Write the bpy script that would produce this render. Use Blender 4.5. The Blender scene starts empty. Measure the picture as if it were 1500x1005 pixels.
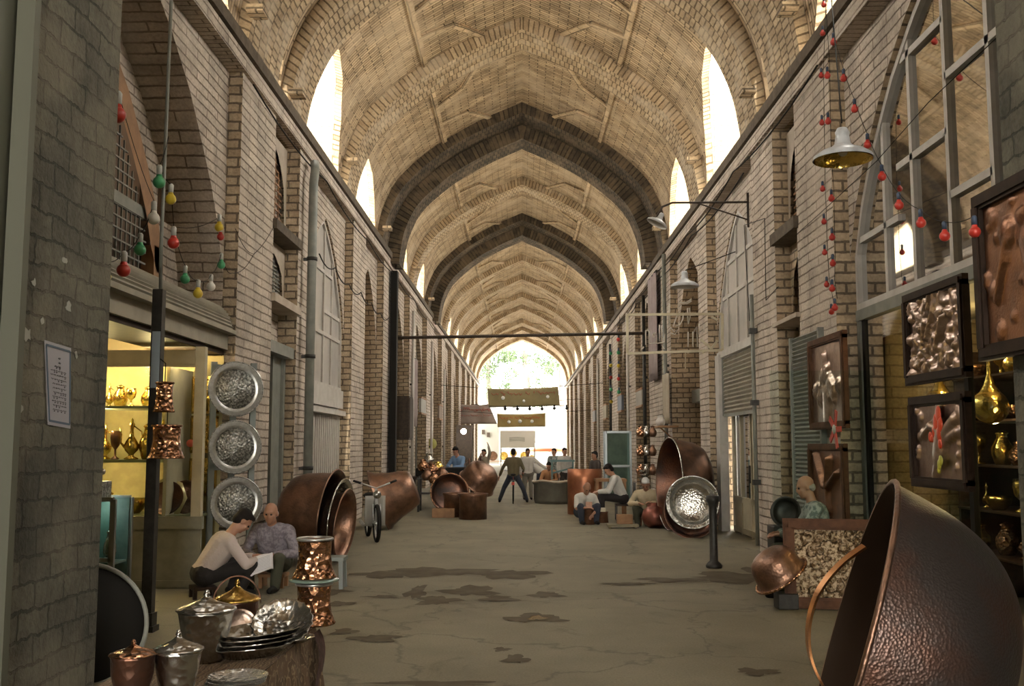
import bpy, bmesh, math, random
from mathutils import Vector, Matrix, Euler
random.seed(11)
C = bpy.context.scene.collection
PI = math.pi
R = math.radians
# ------------------------------------------------------------------ camera
FL = 35.0*1500/36.0
PIT, YAW, EYE = R(5.85), R(.586), 1.6
cam = bpy.data.objects.new('camera', bpy.data.cameras.new('camera')); C.objects.link(cam)
cam.data.lens = 35; cam.data.sensor_width = 36; cam.data.clip_end = 400
cam.location = (0, 0, EYE); cam.rotation_euler = (R(90)+PIT, 0, YAW)
bpy.context.scene.camera = cam
def ray(px, py):
    x = (px-750)/FL; y = (502.5-py)/FL
    Y = math.cos(PIT)-y*math.sin(PIT); Z = math.sin(PIT)+y*math.cos(PIT)
    return Vector((math.cos(YAW)*x-math.sin(YAW)*Y, math.sin(YAW)*x+math.cos(YAW)*Y, Z))
def aY(px, py, Y):
    r = ray(px, py); return Vector((0, 0, EYE))+r*(Y/r.y)
def aX(px, py, X):
    r = ray(px, py); return Vector((0, 0, EYE))+r*(X/r.x)
def aZ(px, py, Z=0.0):
    r = ray(px, py); return Vector((0, 0, EYE))+r*((Z-EYE)/r.z)
# ------------------------------------------------------------------ mesh builder
class MB:
    def __init__(s): s.v = []; s.f = []; s.uv = []; s.mi = []; s.m = 0; s.M = Matrix(); s.smooth = []; s.sm = False
    def V(s, p):
        s.v.append(s.M @ Vector(p)); return len(s.v)-1
    def face(s, idx, uv=None):
        s.f.append(tuple(idx)); s.uv.append(uv); s.mi.append(s.m); s.smooth.append(s.sm)
    def quad(s, pts, uv=None):
        s.face([s.V(p) for p in pts], uv)
    def box(s, lo, hi, bev=0):
        x0, y0, z0 = lo; x1, y1, z1 = hi
        i = [s.V(p) for p in ((x0,y0,z0),(x1,y0,z0),(x1,y1,z0),(x0,y1,z0),(x0,y0,z1),(x1,y0,z1),(x1,y1,z1),(x0,y1,z1))]
        for q in ((0,3,2,1),(4,5,6,7),(0,1,5,4),(1,2,6,5),(2,3,7,6),(3,0,4,7)): s.face([i[k] for k in q])
    def cbox(s, c, d):
        s.box([c[k]-d[k]/2 for k in range(3)], [c[k]+d[k]/2 for k in range(3)])
    def bar(s, a, b, w, h=None, up=(0,0,1)):
        a = Vector(a); b = Vector(b); h = h or w
        d = (b-a).normalized(); u = Vector(up)
        if abs(d.dot(u)) > .98: u = Vector((0,1,0))
        sx = d.cross(u).normalized()*(w/2); sy = sx.cross(d).normalized()*(h/2)
        i = [s.V(p) for p in (a-sx-sy, a+sx-sy, a+sx+sy, a-sx+sy, b-sx-sy, b+sx-sy, b+sx+sy, b-sx+sy)]
        for q in ((0,3,2,1),(4,5,6,7),(0,1,5,4),(1,2,6,5),(2,3,7,6),(3,0,4,7)): s.face([i[k] for k in q])
    def tube(s, path, r, n=8, closed=False, caps=True):
        sm = s.sm; s.sm = True
        P = [Vector(p) for p in path]; m = len(P); rings = []
        rr = r if isinstance(r, (list, tuple)) else [r]*m
        up = Vector((0,0,1)); prev = None
        for k in range(m):
            if closed: d = P[(k+1) % m]-P[k-1]
            else: d = P[min(k+1, m-1)]-P[max(k-1, 0)]
            d = d.normalized() if d.length > 1e-9 else Vector((0,0,1))
            if prev is None:
                u = Vector((0,0,1)) if abs(d.z) < .9 else Vector((0,1,0))
            else: u = prev
            a = (u-d*u.dot(d))
            a = a.normalized() if a.length > 1e-6 else Vector((1,0,0)); b = d.cross(a); prev = a
            rings.append([s.V(P[k]+(a*math.cos(2*PI*j/n)+b*math.sin(2*PI*j/n))*rr[k]) for j in range(n)])
        for k in range(m if closed else m-1):
            A = rings[k]; B = rings[(k+1) % m]
            for j in range(n): s.face((A[j], A[(j+1) % n], B[(j+1) % n], B[j]))
        if caps and not closed:
            s.face(rings[0][::-1]); s.face(rings[-1])
        s.sm = sm
    def lathe(s, prof, n=32, sx=1, sy=1, wav=None):
        """prof: (r,z) list; wav=(count,amp) flutes"""
        sm = s.sm; s.sm = True; rings = []
        for r, z in prof:
            if r < 1e-6: rings.append([s.V((0,0,z))])
            else:
                ring = []
                for j in range(n):
                    a = 2*PI*j/n; q = r*(1+(wav[1]*math.cos(wav[0]*a) if wav else 0))
                    ring.append(s.V((q*math.cos(a)*sx, q*math.sin(a)*sy, z)))
                rings.append(ring)
        for A, B in zip(rings, rings[1:]):
            if len(A) == 1 and len(B) == 1: continue
            for j in range(n):
                k = (j+1) % n
                if len(A) == 1: s.face((A[0], B[k], B[j]))
                elif len(B) == 1: s.face((A[j], A[k], B[0]))
                else: s.face((A[j], A[k], B[k], B[j]))
        s.sm = sm
    def ball(s, c, r, n=12, m=8):
        r = r if isinstance(r, (tuple, list)) else (r,)*3
        M0 = s.M; s.M = M0 @ Matrix.Translation(Vector(c)) @ Matrix.Diagonal((r[0], r[1], r[2], 1))
        s.lathe([(math.sin(PI*k/m) if 0 < k < m else 0, -math.cos(PI*k/m)) for k in range(m+1)], n); s.M = M0
    def grid(s, fn, nu, nv, uvf=None, smooth=True):
        sm = s.sm; s.sm = smooth
        I = [[s.V(fn(i/nu, j/nv)) for i in range(nu+1)] for j in range(nv+1)]
        for j in range(nv):
            for i in range(nu):
                q = ((i,j),(i+1,j),(i+1,j+1),(i,j+1))
                s.face([I[b][a] for a, b in q], [uvf(a/nu, b/nv) for a, b in q] if uvf else None)
        s.sm = sm
    def build(s, name, mats, parent=None, label=None, cat=None, group=None, kind=None, origin=True, solid=0, bevel=0):
        if not isinstance(mats, (list, tuple)): mats = [mats]
        vs = s.v; off = Vector((0,0,0))
        if parent is None and origin and kind != 'structure':
            lo = [min(v[k] for v in vs) for k in range(3)]; hi = [max(v[k] for v in vs) for k in range(3)]
            off = Vector(((lo[0]+hi[0])/2, (lo[1]+hi[1])/2, lo[2]))
        me = bpy.data.meshes.new(name)
        me.from_pydata([v-off for v in vs], [], s.f)
        uvl = me.uv_layers.new(name='UVMap')
        for p, uv in zip(me.polygons, s.uv):
            if uv:
                for li, c in zip(p.loop_indices, uv): uvl.data[li].uv = c
            else:
                n = p.normal; ax = max(range(3), key=lambda k: abs(n[k]))
                for li in p.loop_indices:
                    c = me.vertices[me.loops[li].vertex_index].co+off
                    uvl.data[li].uv = (c.y, c.z) if ax == 0 else ((c.x, c.z) if ax == 1 else (c.x, c.y))
        for m in mats: me.materials.append(m)
        me.polygons.foreach_set('material_index', s.mi)
        me.polygons.foreach_set('use_smooth', s.smooth)
        o = bpy.data.objects.new(name, me); C.objects.link(o); o.location = off
        if parent is not None: o.parent = parent; o.location = (0,0,0)
        tag(o, label, cat, group, kind)
        if bevel:
            b = o.modifiers.new('bevel', 'BEVEL'); b.width = bevel; b.segments = 2; b.limit_method = 'ANGLE'
        if solid:
            b = o.modifiers.new('solid', 'SOLIDIFY'); b.thickness = solid; b.offset = 0
        return o
def tag(o, label=None, cat=None, group=None, kind=None):
    if label: o['label'] = label
    if cat: o['category'] = cat
    if group: o['group'] = group
    if kind: o['kind'] = kind
    return o
def thing(name, label, cat, loc=(0,0,0), rot=0, group=None):
    o = bpy.data.objects.new(name, None); C.objects.link(o); o.empty_display_size = .1
    o.location = loc; o.rotation_euler = rot if isinstance(rot, (tuple, Euler)) else (0,0,rot)
    return tag(o, label, cat, group)
def dup(root, loc, rot=0, label=None, group=None, scale=None):
    def cp(o, par):
        c = o.copy(); C.objects.link(c); c.parent = par
        for g in o.children: cp(g, c)
        return c
    r = cp(root, None); r.location = loc
    r.rotation_euler = rot if isinstance(rot, (tuple, Euler)) else (0,0,rot)
    if scale: r.scale = (scale,)*3 if not isinstance(scale, tuple) else scale
    if label: r['label'] = label
    if group: r['group'] = group
    return r
def sub(o, lv=1):
    m = o.modifiers.new('sub', 'SUBSURF'); m.levels = lv; m.render_levels = lv; return o
# ------------------------------------------------------------------ materials
def nodes(name):
    m = bpy.data.materials.new(name); m.use_nodes = True
    nt = m.node_tree; b = nt.nodes['Principled BSDF']
    return m, nt, b
def L(nt, a, b): nt.links.new(a, b)
def mixc(nt, fac, a, b, mode='MIX'):
    n = nt.nodes.new('ShaderNodeMix'); n.data_type = 'RGBA'; n.blend_type = mode
    for sock, v in ((n.inputs[0], fac), (n.inputs[6], a), (n.inputs[7], b)):
        if hasattr(v, 'links'): L(nt, v, sock)
        elif isinstance(v, (int, float)): sock.default_value = v
        else: sock.default_value = (*v, 1) if len(v) == 3 else v
    return n.outputs[2]
def noise(nt, vec, scale, detail=4, rough=.55, dist=0):
    n = nt.nodes.new('ShaderNodeTexNoise'); n.inputs['Scale'].default_value = scale
    n.inputs['Detail'].default_value = detail; n.inputs['Roughness'].default_value = rough
    n.inputs['Distortion'].default_value = dist
    if vec is not None: L(nt, vec, n.inputs['Vector'])
    return n
def ramp(nt, fac, stops):
    r = nt.nodes.new('ShaderNodeValToRGB'); L(nt, fac, r.inputs[0]); e = r.color_ramp.elements
    while len(e) < len(stops): e.new(.5)
    for k, (p, c) in enumerate(stops):
        e[k].position = p; e[k].color = (*c, 1) if not isinstance(c, (int, float)) else (c, c, c, 1)
    return r.outputs[0]
def bump(nt, b, h, strength, dist=.02):
    n = nt.nodes.new('ShaderNodeBump'); n.inputs['Strength'].default_value = strength; n.inputs['Distance'].default_value = dist
    L(nt, h, n.inputs['Height']); L(nt, n.outputs[0], b.inputs['Normal']); return n
def brick(name, c1, c2, mortar, w=.25, h=.085, ms=.012, bias=0, bmp=.6, grime=.35, big=None, swap=False, rough=.9, wob=1):
    m, nt, b = nodes(name)
    tc = nt.nodes.new('ShaderNodeTexCoord'); uv = tc.outputs['UV']; ob = tc.outputs['Object']
    nz = noise(nt, ob, 1.7, 3)
    va = nt.nodes.new('ShaderNodeVectorMath'); va.operation = 'MULTIPLY_ADD'
    L(nt, nz.outputs['Color'], va.inputs[0]); va.inputs[1].default_value = (.035*wob, .035*wob, 0); L(nt, uv, va.inputs[2])
    nz2 = noise(nt, ob, 14, 2)
    vb = nt.nodes.new('ShaderNodeVectorMath'); vb.operation = 'MULTIPLY_ADD'
    L(nt, nz2.outputs['Color'], vb.inputs[0]); vb.inputs[1].default_value = (.018*wob, .018*wob, 0); L(nt, va.outputs[0], vb.inputs[2])
    t = nt.nodes.new('ShaderNodeTexBrick'); L(nt, vb.outputs[0], t.inputs['Vector'])
    for k, v in (('Scale', 1), ('Mortar Size', ms), ('Mortar Smooth', .3), ('Bias', bias), ('Brick Width', w), ('Row Height', h)): t.inputs[k].default_value = v
    t.inputs['Color1'].default_value = (*c1, 1); t.inputs['Color2'].default_value = (*c2, 1); t.inputs['Mortar'].default_value = (*mortar, 1)
    g = noise(nt, ob, 2.3, 6, .65)
    gr = ramp(nt, g.outputs['Fac'], [(.3, 1-grime), (.62, 1.0)])
    col = mixc(nt, 1.0, t.outputs['Color'], gr, 'MULTIPLY')
    fine = noise(nt, ob, 30, 3)
    fr = ramp(nt, fine.outputs['Fac'], [(.3, .78), (.7, 1.12)])
    col = mixc(nt, 1.0, col, fr, 'MULTIPLY')
    if big:
        bn = noise(nt, ob, big[1], 3, .6); br = ramp(nt, bn.outputs['Fac'], [(.48, 0.0), (.62, .5)])
        col = mixc(nt, br, col, big[0])
    L(nt, col, b.inputs['Base Color']); b.inputs['Roughness'].default_value = rough
    inv = nt.nodes.new('ShaderNodeMath'); inv.operation = 'SUBTRACT'; inv.inputs[0].default_value = 1; L(nt, t.outputs['Fac'], inv.inputs[1])
    ad = nt.nodes.new('ShaderNodeMath'); ad.operation = 'MULTIPLY_ADD'; L(nt, fine.outputs['Fac'], ad.inputs[0]); ad.inputs[1].default_value = .5; L(nt, inv.outputs[0], ad.inputs[2])
    bump(nt, b, ad.outputs[0], bmp, .03)
    return m
def mat(name, col, rough=.6, metal=0, c2=None, ns=6, bmp=0, bs=40, vor=0, spec=None, thr=(.4, .62), emit=None, bd=.01):
    m, nt, b = nodes(name)
    b.inputs['Base Color'].default_value = (*col, 1); b.inputs['Roughness'].default_value = rough; b.inputs['Metallic'].default_value = metal
    if spec is not None: b.inputs['Specular IOR Level'].default_value = spec
    ob = None
    if c2 or bmp or vor: ob = nt.nodes.new('ShaderNodeTexCoord').outputs['Object']
    if c2:
        n = noise(nt, ob, ns, 5, .6)
        L(nt, ramp(nt, n.outputs['Fac'], [(thr[0], col), (thr[1], c2)]), b.inputs['Base Color'])
    if vor:
        v = nt.nodes.new('ShaderNodeTexVoronoi'); v.inputs['Scale'].default_value = vor; L(nt, ob, v.inputs['Vector'])
        bump(nt, b, v.outputs['Distance'], bmp or .3, bd)
    elif bmp:
        n = noise(nt, ob, bs, 4, .6); bump(nt, b, n.outputs['Fac'], bmp, bd)
    if emit:
        b.inputs['Emission Color'].default_value = (*emit[0], 1); b.inputs['Emission Strength'].default_value = emit[1]
    return m
def glassmat(name, tint=(.9, .95, .93), gl=.12, rough=.03):
    m = bpy.data.materials.new(name); m.use_nodes = True; nt = m.node_tree; nt.nodes.clear()
    o = nt.nodes.new('ShaderNodeOutputMaterial'); mx = nt.nodes.new('ShaderNodeMixShader')
    t = nt.nodes.new('ShaderNodeBsdfTransparent'); t.inputs[0].default_value = (*tint, 1)
    g = nt.nodes.new('ShaderNodeBsdfGlossy'); g.inputs['Roughness'].default_value = rough
    lw = nt.nodes.new('ShaderNodeLayerWeight'); lw.inputs[0].default_value = gl
    L(nt, lw.outputs['Fresnel'], mx.inputs[0]); L(nt, t.outputs[0], mx.inputs[1]); L(nt, g.outputs[0], mx.inputs[2]); L(nt, mx.outputs[0], o.inputs[0])
    return m
M = {}
M['vault'] = brick('vault_brick', (.64,.49,.32), (.37,.265,.165), (.15,.105,.06), w=.42, h=.095, ms=.015, grime=.5, big=((.50,.40,.29), .9))
M['vault_dark'] = brick('sooty_brick', (.125,.09,.052), (.06,.042,.025), (.03,.02,.012), w=.12, h=.3, ms=.018, grime=.6, big=((.17,.125,.08), 1.6))
M['rib'] = brick('rib_brick', (.56,.43,.28), (.40,.29,.18), (.17,.12,.07), w=.11, h=.3, ms=.016, grime=.4, big=((.5,.42,.32), 1.8))
M['wall'] = brick('wall_brick', (.60,.51,.42), (.50,.415,.335), (.19,.145,.11), w=.8, h=.115, ms=.012, grime=.45, big=((.45,.38,.31), .8), bmp=.8)
M['wall_edge'] = brick('corner_brick', (.52,.40,.27), (.42,.31,.20), (.16,.12,.08), w=.3, h=.12, ms=.016, grime=.35, bmp=.8)
M['buttress'] = brick('sunny_brick', (.27,.235,.155), (.22,.185,.12), (.15,.125,.08), w=.26, h=.11, ms=.01, grime=.12, bmp=.3)
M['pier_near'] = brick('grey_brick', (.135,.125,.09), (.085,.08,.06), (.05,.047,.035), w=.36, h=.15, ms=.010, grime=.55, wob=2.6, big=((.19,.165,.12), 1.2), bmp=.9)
M['plaster'] = mat('plaster', (.42,.35,.28), .9, c2=(.33,.27,.21), ns=2.5, bmp=.4, bs=18)
M['beam'] = mat('old_timber', (.10,.075,.05), .85, c2=(.06,.045,.03), ns=9, bmp=.4, bs=25)
M['white'] = mat('white_paint', (.50,.47,.43), .55, c2=(.43,.40,.36), ns=5)
M['cream'] = mat('cream_paint', (.50,.44,.30), .5, c2=(.43,.37,.25), ns=4)
M['greypaint'] = mat('grey_paint', (.20,.20,.17), .5, c2=(.15,.155,.135), ns=5)
M['shutter'] = mat('shutter_metal', (.32,.29,.23), .5, .3, c2=(.25,.23,.18), ns=3)
M['rust'] = mat('rusty_iron', (.07,.05,.035), .75, .4, c2=(.04,.03,.025), ns=12)
M['iron'] = mat('dark_iron', (.045,.042,.038), .5, .6, c2=(.03,.028,.025), ns=14)
M['wood'] = mat('brown_wood', (.10,.045,.022), .6, c2=(.065,.028,.014), ns=9, spec=.12)
M['darkwood'] = mat('dark_wood', (.03,.017,.011), .55, c2=(.018,.010,.007), ns=9, spec=.15)
M['oldwood'] = mat('orange_wood', (.30,.16,.075), .7, c2=(.22,.115,.055), ns=5)
M['glass'] = glassmat('clear_glass')
M['wglass'] = glassmat('window_glass', (.75,.8,.78), .35)
M['greenglass'] = glassmat('green_glass', (.62,.76,.70), .15)
M['black'] = mat('black', (.012,.011,.010), .7, spec=.15)
M['frost'] = mat('whitewashed_glass', (.38,.35,.32), .35, c2=(.31,.29,.265), ns=2)
M['copper'] = mat('copper', (.26,.145,.095), .40, .95, c2=(.15,.09,.065), ns=5, bmp=.25, vor=38)
M['copperband'] = mat('copper_band', (.50,.24,.10), .3, 1)
M['copperhot'] = mat('bright_copper', (.48,.26,.15), .27, 1, c2=(.30,.15,.085), ns=9, bmp=.9, vor=26, bd=.02)
M['oldcopper'] = mat('tarnished_copper', (.20,.095,.06), .38, .9, c2=(.085,.065,.06), ns=2.2, bmp=.35, vor=34)
M['bigcopper'] = mat('weathered_copper', (.085,.07,.065), .36, .85, c2=(.12,.06,.042), ns=2.0, bmp=.22, vor=85, thr=(.45,.66))
M['brass'] = mat('brass', (.62,.43,.12), .25, 1, c2=(.45,.29,.08), ns=9, bmp=.3, vor=30)
M['gold'] = mat('gold_brass', (.75,.52,.14), .22, 1, bmp=.5, vor=22)
M['silver'] = mat('tinned_silver', (.48,.46,.42), .26, 1, c2=(.34,.33,.31), ns=8, bmp=.5, vor=28)
M['tray'] = mat('engraved_silver', (.42,.42,.39), .38, .85, c2=(.17,.17,.16), ns=42, bmp=1.0, vor=40, thr=(.46,.54))
M['trayrim'] = mat('silver_rim', (.45,.45,.43), .35, .85, c2=(.36,.36,.34), ns=30)
M['relief'] = mat('relief_silver', (.52,.40,.34), .3, 1, c2=(.36,.26,.21), ns=8, bmp=.15, bs=60)
M['reliefcopper'] = mat('relief_copper', (.34,.17,.10), .38, 1, c2=(.20,.11,.075), ns=5, bmp=.4, bs=50)
M['reliefgold'] = mat('relief_brassy', (.40,.31,.21), .33, 1, c2=(.11,.07,.035), ns=30, bmp=1.0, bs=32, thr=(.47, .56), bd=.02)
M['skin'] = mat('skin', (.42,.22,.14), .55, c2=(.36,.18,.115), ns=8)
M['skintan'] = mat('skin_tan', (.33,.165,.10), .55, c2=(.28,.14,.085), ns=8)
M['hair'] = mat('black_hair', (.010,.007,.006), .75, spec=.2, bmp=.4, bs=120)
M['hairwhite'] = mat('white_hair', (.45,.44,.42), .8, bmp=.4, bs=120)
M['hairgrey'] = mat('grey_hair', (.28,.25,.21), .8, bmp=.4, bs=120)
def cloth(name, c, c2=None, ns=3): return mat(name, c, .9, c2=c2 or tuple(x*.85 for x in c), ns=ns, bmp=.35, bs=22, bd=.02)
M['lamp_yellow'] = mat('lit_tube', (1,.85,.5), .5, emit=((1,.80,.42), 14))
M['lamp_white'] = mat('lit_bulb', (1,.95,.85), .5, emit=((1,.93,.8), 30))
# ------------------------------------------------------------------ light
sc = bpy.context.scene
w = bpy.data.worlds.new('sky'); sc.world = w; w.use_nodes = True
bg = w.node_tree.nodes['Background']; bg.inputs[0].default_value = (1.0,.955,.86,1); bg.inputs[1].default_value = 7.5
sun = bpy.data.objects.new('sun', bpy.data.lights.new('sun', 'SUN')); C.objects.link(sun)
sun.data.energy = 3.5; sun.data.angle = R(.6); sun.data.color = (1, .93, .78)
_d = Vector((-.03, math.cos(R(58)), -math.sin(R(58))))
sun.rotation_euler = _d.to_track_quat('-Z', 'Y').to_euler()
def plight(loc, e, col=(1,.75,.4), r=.05, name='shop_lamp'):
    l = bpy.data.objects.new(name, bpy.data.lights.new(name, 'POINT')); C.objects.link(l)
    l.location = loc; l.data.energy = e; l.data.color = col; l.data.shadow_soft_size = r; return l
vs = sc.view_settings; vs.view_transform = 'Standard'; vs.look = 'None'; vs.gamma = 1; vs.use_curve_mapping = False; vs.exposure = 1.45
sc.cycles.max_bounces = 10; sc.cycles.diffuse_bounces = 6; sc.cycles.glossy_bounces = 4; sc.cycles.transparent_max_bounces = 12
sc.cycles.sample_clamp_indirect = 6; sc.cycles.use_denoising = True; sc.cycles.caustics_reflective = False; sc.cycles.caustics_refractive = False
# ================================================================== the setting
def interp(tb, x):
    if x <= tb[0][0]: return tb[0][1]
    for (a, b), (c, d) in zip(tb, tb[1:]):
        if x <= c: return b+(d-b)*(x-a)/(c-a)
    return tb[-1][1]
def smoothline(P, n=10):
    out = []
    for k in range(len(P)-1):
        p0 = Vector(P[max(k-1, 0)]); p1 = Vector(P[k]); p2 = Vector(P[k+1]); p3 = Vector(P[min(k+2, len(P)-1)])
        for i in range(n):
            t = i/n
            out.append(.5*((2*p1)+(p2-p0)*t+(2*p0-5*p1+4*p2-p3)*t*t+(3*p1-p0-3*p2+p3)*t**3))
    out.append(Vector(P[-1])); return out
# vault profiles (half span, height over the eye) from springing to crown
RIBP = smoothline([(3.68,4.9),(3.64,5.3),(3.5,5.95),(3.13,6.7),(2.5,7.33),(1.87,7.8),(1.0,8.28),(0,8.72)], 6)
BAYP = smoothline([(3.82,4.9),(3.80,5.35),(3.66,6.1),(3.30,6.88),(2.66,7.53),(2.0,8.0),(1.1,8.52),(0,9.0)], 6)
def offs(P, d):      # shrink a profile towards its centre by d
    out = []
    for k, p in enumerate(P):
        t = (P[min(k+1, len(P)-1)]-P[max(k-1, 0)]).normalized()
        q = p+Vector((-t.y, t.x))*d
        out.append(Vector((max(q.x, 0), q.y)))
    q = out[-1]; out[-1] = Vector((0, q.y-.0)); return out
def arcs(P):
    s = [0]
    for a, b in zip(P, P[1:]): s.append(s[-1]+(b-a).length)
    return s
BAYS = arcs(BAYP)
def bay_at(s):
    for k in range(len(BAYS)-1):
        if s <= BAYS[k+1]:
            t = (s-BAYS[k])/(BAYS[k+1]-BAYS[k]); return BAYP[k].lerp(BAYP[k+1], t)
    return BAYP[-1]
def s_of_h(h):
    for k in range(len(BAYS)-1):
        if BAYP[k+1].y >= h:
            t = max(0, (h-BAYP[k].y)/(BAYP[k+1].y-BAYP[k].y)); return BAYS[k]+t*(BAYS[k+1]-BAYS[k])
    return BAYS[-1]
ARCH = [(0,1),(.15,.93),(.28,.86),(.5,.70),(.64,.56),(.8,.38),(.9,.23),(.97,.08),(1,0)]
RIBS = [(-15,-14,0),(-9,-8,0),(-3.5,-2.4,0),(2,3.1,0),(7.5,8.6,0),(12.7,14.3,0),(15.1,16.3,0),(20.2,21.3,0),(25.5,27.5,1),(32.8,33.8,0),(38.1,40.3,1),
        (46.6,47.6,0),(52,53,0),(58.3,59.3,0),(63.5,64.5,0),(70.8,71.8,0),(75.5,76.5,0),(81.8,83.2,0)]
STOP = BAYS[-1]
def ridge(mb, pts, wd=.13, th=.07):
    """raised brick strip following the vault: pts = (arc distance from crown signed, y)"""
    def P(c, y, lift=0):
        sg = 1 if c >= 0 else -1
        p = bay_at(STOP-abs(c)); return Vector((sg*(p.x), y, EYE+p.y-lift))
    for (c0, y0), (c1, y1) in zip(pts, pts[1:]):
        n = 5; prev = None; dx = c1-c0; dy = y1-y0; l = math.hypot(dx, dy); ox = -dy/l*wd/2; oy = dx/l*wd/2
        for i in range(n+1):
            t = i/n; c = c0+dx*t; y = y0+dy*t
            a = P(c+ox, y+oy, 0); b = P(c-ox, y-oy, 0)
            nn = Vector((-(1 if c > 0 else -1)*.5, 0, -.86))*th
            cur = [a, a+nn, b+nn, b]; 
            if prev:
                for k in range(3): mb.quad([prev[k], cur[k], cur[k+1], prev[k+1]], [(l*(t-1/n), k*.05), (l*t, k*.05), (l*t, k*.05+.1), (l*(t-1/n), k*.05+.1)])
            prev = cur
for i, (a, b, hv) in enumerate(RIBS):
    rib = MB()
    bands = [(a, b, 0)] if not hv else [(a, a+1.0, 0), (a+1.0, b, .36)]
    for (ya, yb, dr) in bands:
        P = offs(RIBP, dr); O = offs(BAYP, -.05); S = arcs(P)
        for sg in (1, -1):
            for k in range(len(P)-1):
                p, q, o1, o2 = P[k], P[k+1], O[k], O[k+1]
                W_ = lambda v, y: (sg*v.x, y, EYE+v.y)
                rib.sm = False
                rib.quad([W_(p, ya), W_(q, ya), W_(q, yb), W_(p, yb)], [(S[k], ya), (S[k+1], ya), (S[k+1], yb), (S[k], yb)])
                for y in (ya, yb):
                    rib.quad([W_(p, y), W_(q, y), W_(o2, y), W_(o1, y)], [(S[k], 0), (S[k+1], 0), (S[k+1], .29), (S[k], .29)])
    rib.build('ceiling_rib', M['vault_dark'] if hv else M['rib'], kind='structure')
vault = MB()
OC = {10: (41.0, 42.8)}  # unseen crown opening added to drop a sun patch on the far floor
LUN = [(0,1),(.2,.98),(.45,.90),(.70,.70),(.875,.45),(.96,.2),(1,0)]
for i in range(len(RIBS)-1):
    y0 = RIBS[i][1]; y1 = RIBS[i+1][0]; w_ = y1-y0
    ny = 14 if i < 10 else 10; ns = 20
    top = 7.0 if i == 6 else 6.55
    for sg in (1, -1):
        cols = []
        for j in range(ny+1):
            t = j/ny; y = y0+w_*t; hl = 4.95+(top-4.95)*interp(LUN, t)
            s0 = s_of_h(hl); cols.append((y, s0, [bay_at(s0+(STOP-s0)*k/ns) for k in range(ns+1)], [s0+(STOP-s0)*k/ns for k in range(ns+1)]))
        for A, B in zip(cols, cols[1:]):
            for k in range(ns):
                ym = (A[0]+B[0])/2
                if i in OC and OC[i][0] < ym < OC[i][1] and k >= ns-3 and sg == -1: continue
                vault.sm = True
                vault.quad([(sg*A[2][k].x, A[0], EYE+A[2][k].y), (sg*A[2][k+1].x, A[0], EYE+A[2][k+1].y), (sg*B[2][k+1].x, B[0], EYE+B[2][k+1].y), (sg*B[2][k].x, B[0], EYE+B[2][k].y)],
                           [(A[3][k], A[0]), (A[3][k+1], A[0]), (B[3][k+1], B[0]), (B[3][k], B[0])])
            vault.sm = False
            p, q = A[2][0], B[2][0]; e = .14
            vault.quad([(sg*p.x, A[0], EYE+p.y), (sg*(p.x+e), A[0], EYE+p.y+.05), (sg*(q.x+e), B[0], EYE+q.y+.05), (sg*q.x, B[0], EYE+q.y)],
                       [(0, A[0]), (.2, A[0]), (.2, B[0]), (0, B[0])])
    if w_ > 2.5:
        for sg in (1, -1):
            c = 2.3*sg; m = (y0+y1)/2
            ridge(vault, [(c, y0+.02), (c, y1-.02)])
            ridge(vault, [(.95*sg, y0), (1.55*sg, y0+w_*.3), (c, y0+w_*.36)])
            ridge(vault, [(.95*sg, y1), (1.55*sg, y1-w_*.3), (c, y1-w_*.36)])
vault.build('ceiling', M['vault'], kind='structure')
# transverse buttress walls standing outside the side openings, and unseen flat roofs added to bounce light onto the vault
for i, (a, b, hv) in enumerate(RIBS):
    for sg in (1, -1):
        mb = MB(); cz = 6.75 if sg < 0 else 6.5
        mb.box((min(sg*3.74, sg*6.4), a+.02, cz-.1), (max(sg*3.74, sg*6.4), b-.02, 9.0 if i > 5 else 9.3))
        mb.build('wall_buttress', M['buttress'], kind='structure')
        if i in (5, 6, 7, 8, 9, 10, 11):
            # header bricks left sticking out of each buttress corner
            for z in (7.05,) if i < 7 else (7.2,):
                m2 = MB(); x = 3.5; m2.cbox((sg*x, a-.08, z+.25*(i % 2)), (.22, .3, .09)); m2.build('trim_header', M['wall_edge'], kind='structure')
for sg, cz, nm in ((-1, 6.72, 'left'), (1, 6.47, 'right')):
    mb = MB(); mb.box((min(sg*3.75, sg*9), -15, cz-.12), (max(sg*3.75, sg*9), 83, cz)); mb.build('roof_bounce_'+nm, mat('bounce_pale', (.80,.74,.62), .9), kind='structure')  # added side roofs, kept pale to throw light up at the vault
XW, XP = 3.78, 3.60
LSEG = [('p',-15,6.55),('a',6.55,12.4,3.7,6.45,.62),('n',12.4,16.8,14.15,15.75),('a',16.8,20.9,3.95,5.95,.22),('p',20.9,22.6),('a',22.6,25.6,4.1,5.9,.5),
        ('p',25.6,28.2),('a',28.2,31.6,4.1,5.9,.4),('p',31.6,33.6),('a',33.6,37.4,4.1,5.9,.3),('p',37.4,40.4)]
RSEG = [('p',-15,6.2),('a',6.2,11.35,3.75,6.15,.16),('n',11.35,15.35,12.85,14.0),('a',15.35,19.2,3.7,5.75,.16),('p',19.2,20.2),('a',20.2,24.0,4.0,5.8,.5),
        ('p',24.0,28.2),('a',28.2,31.6,4.1,5.9,.4),('p',31.6,33.6),('a',33.6,37.4,4.1,5.9,.3),('p',37.4,40.4)]
for S_ in (LSEG, RSEG):
    y = 40.4
    while y < 80:
        S_ += [('a', y, y+4.0, 4.0, 5.8, .35), ('p', y+4.0, y+6.0)]; y += 6.0
def archz(seg, y):
    return seg[3]+(seg[4]-seg[3])*interp(ARCH, min(1, abs(y-(seg[1]+seg[2])/2)/((seg[2]-seg[1])/2)))
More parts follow.
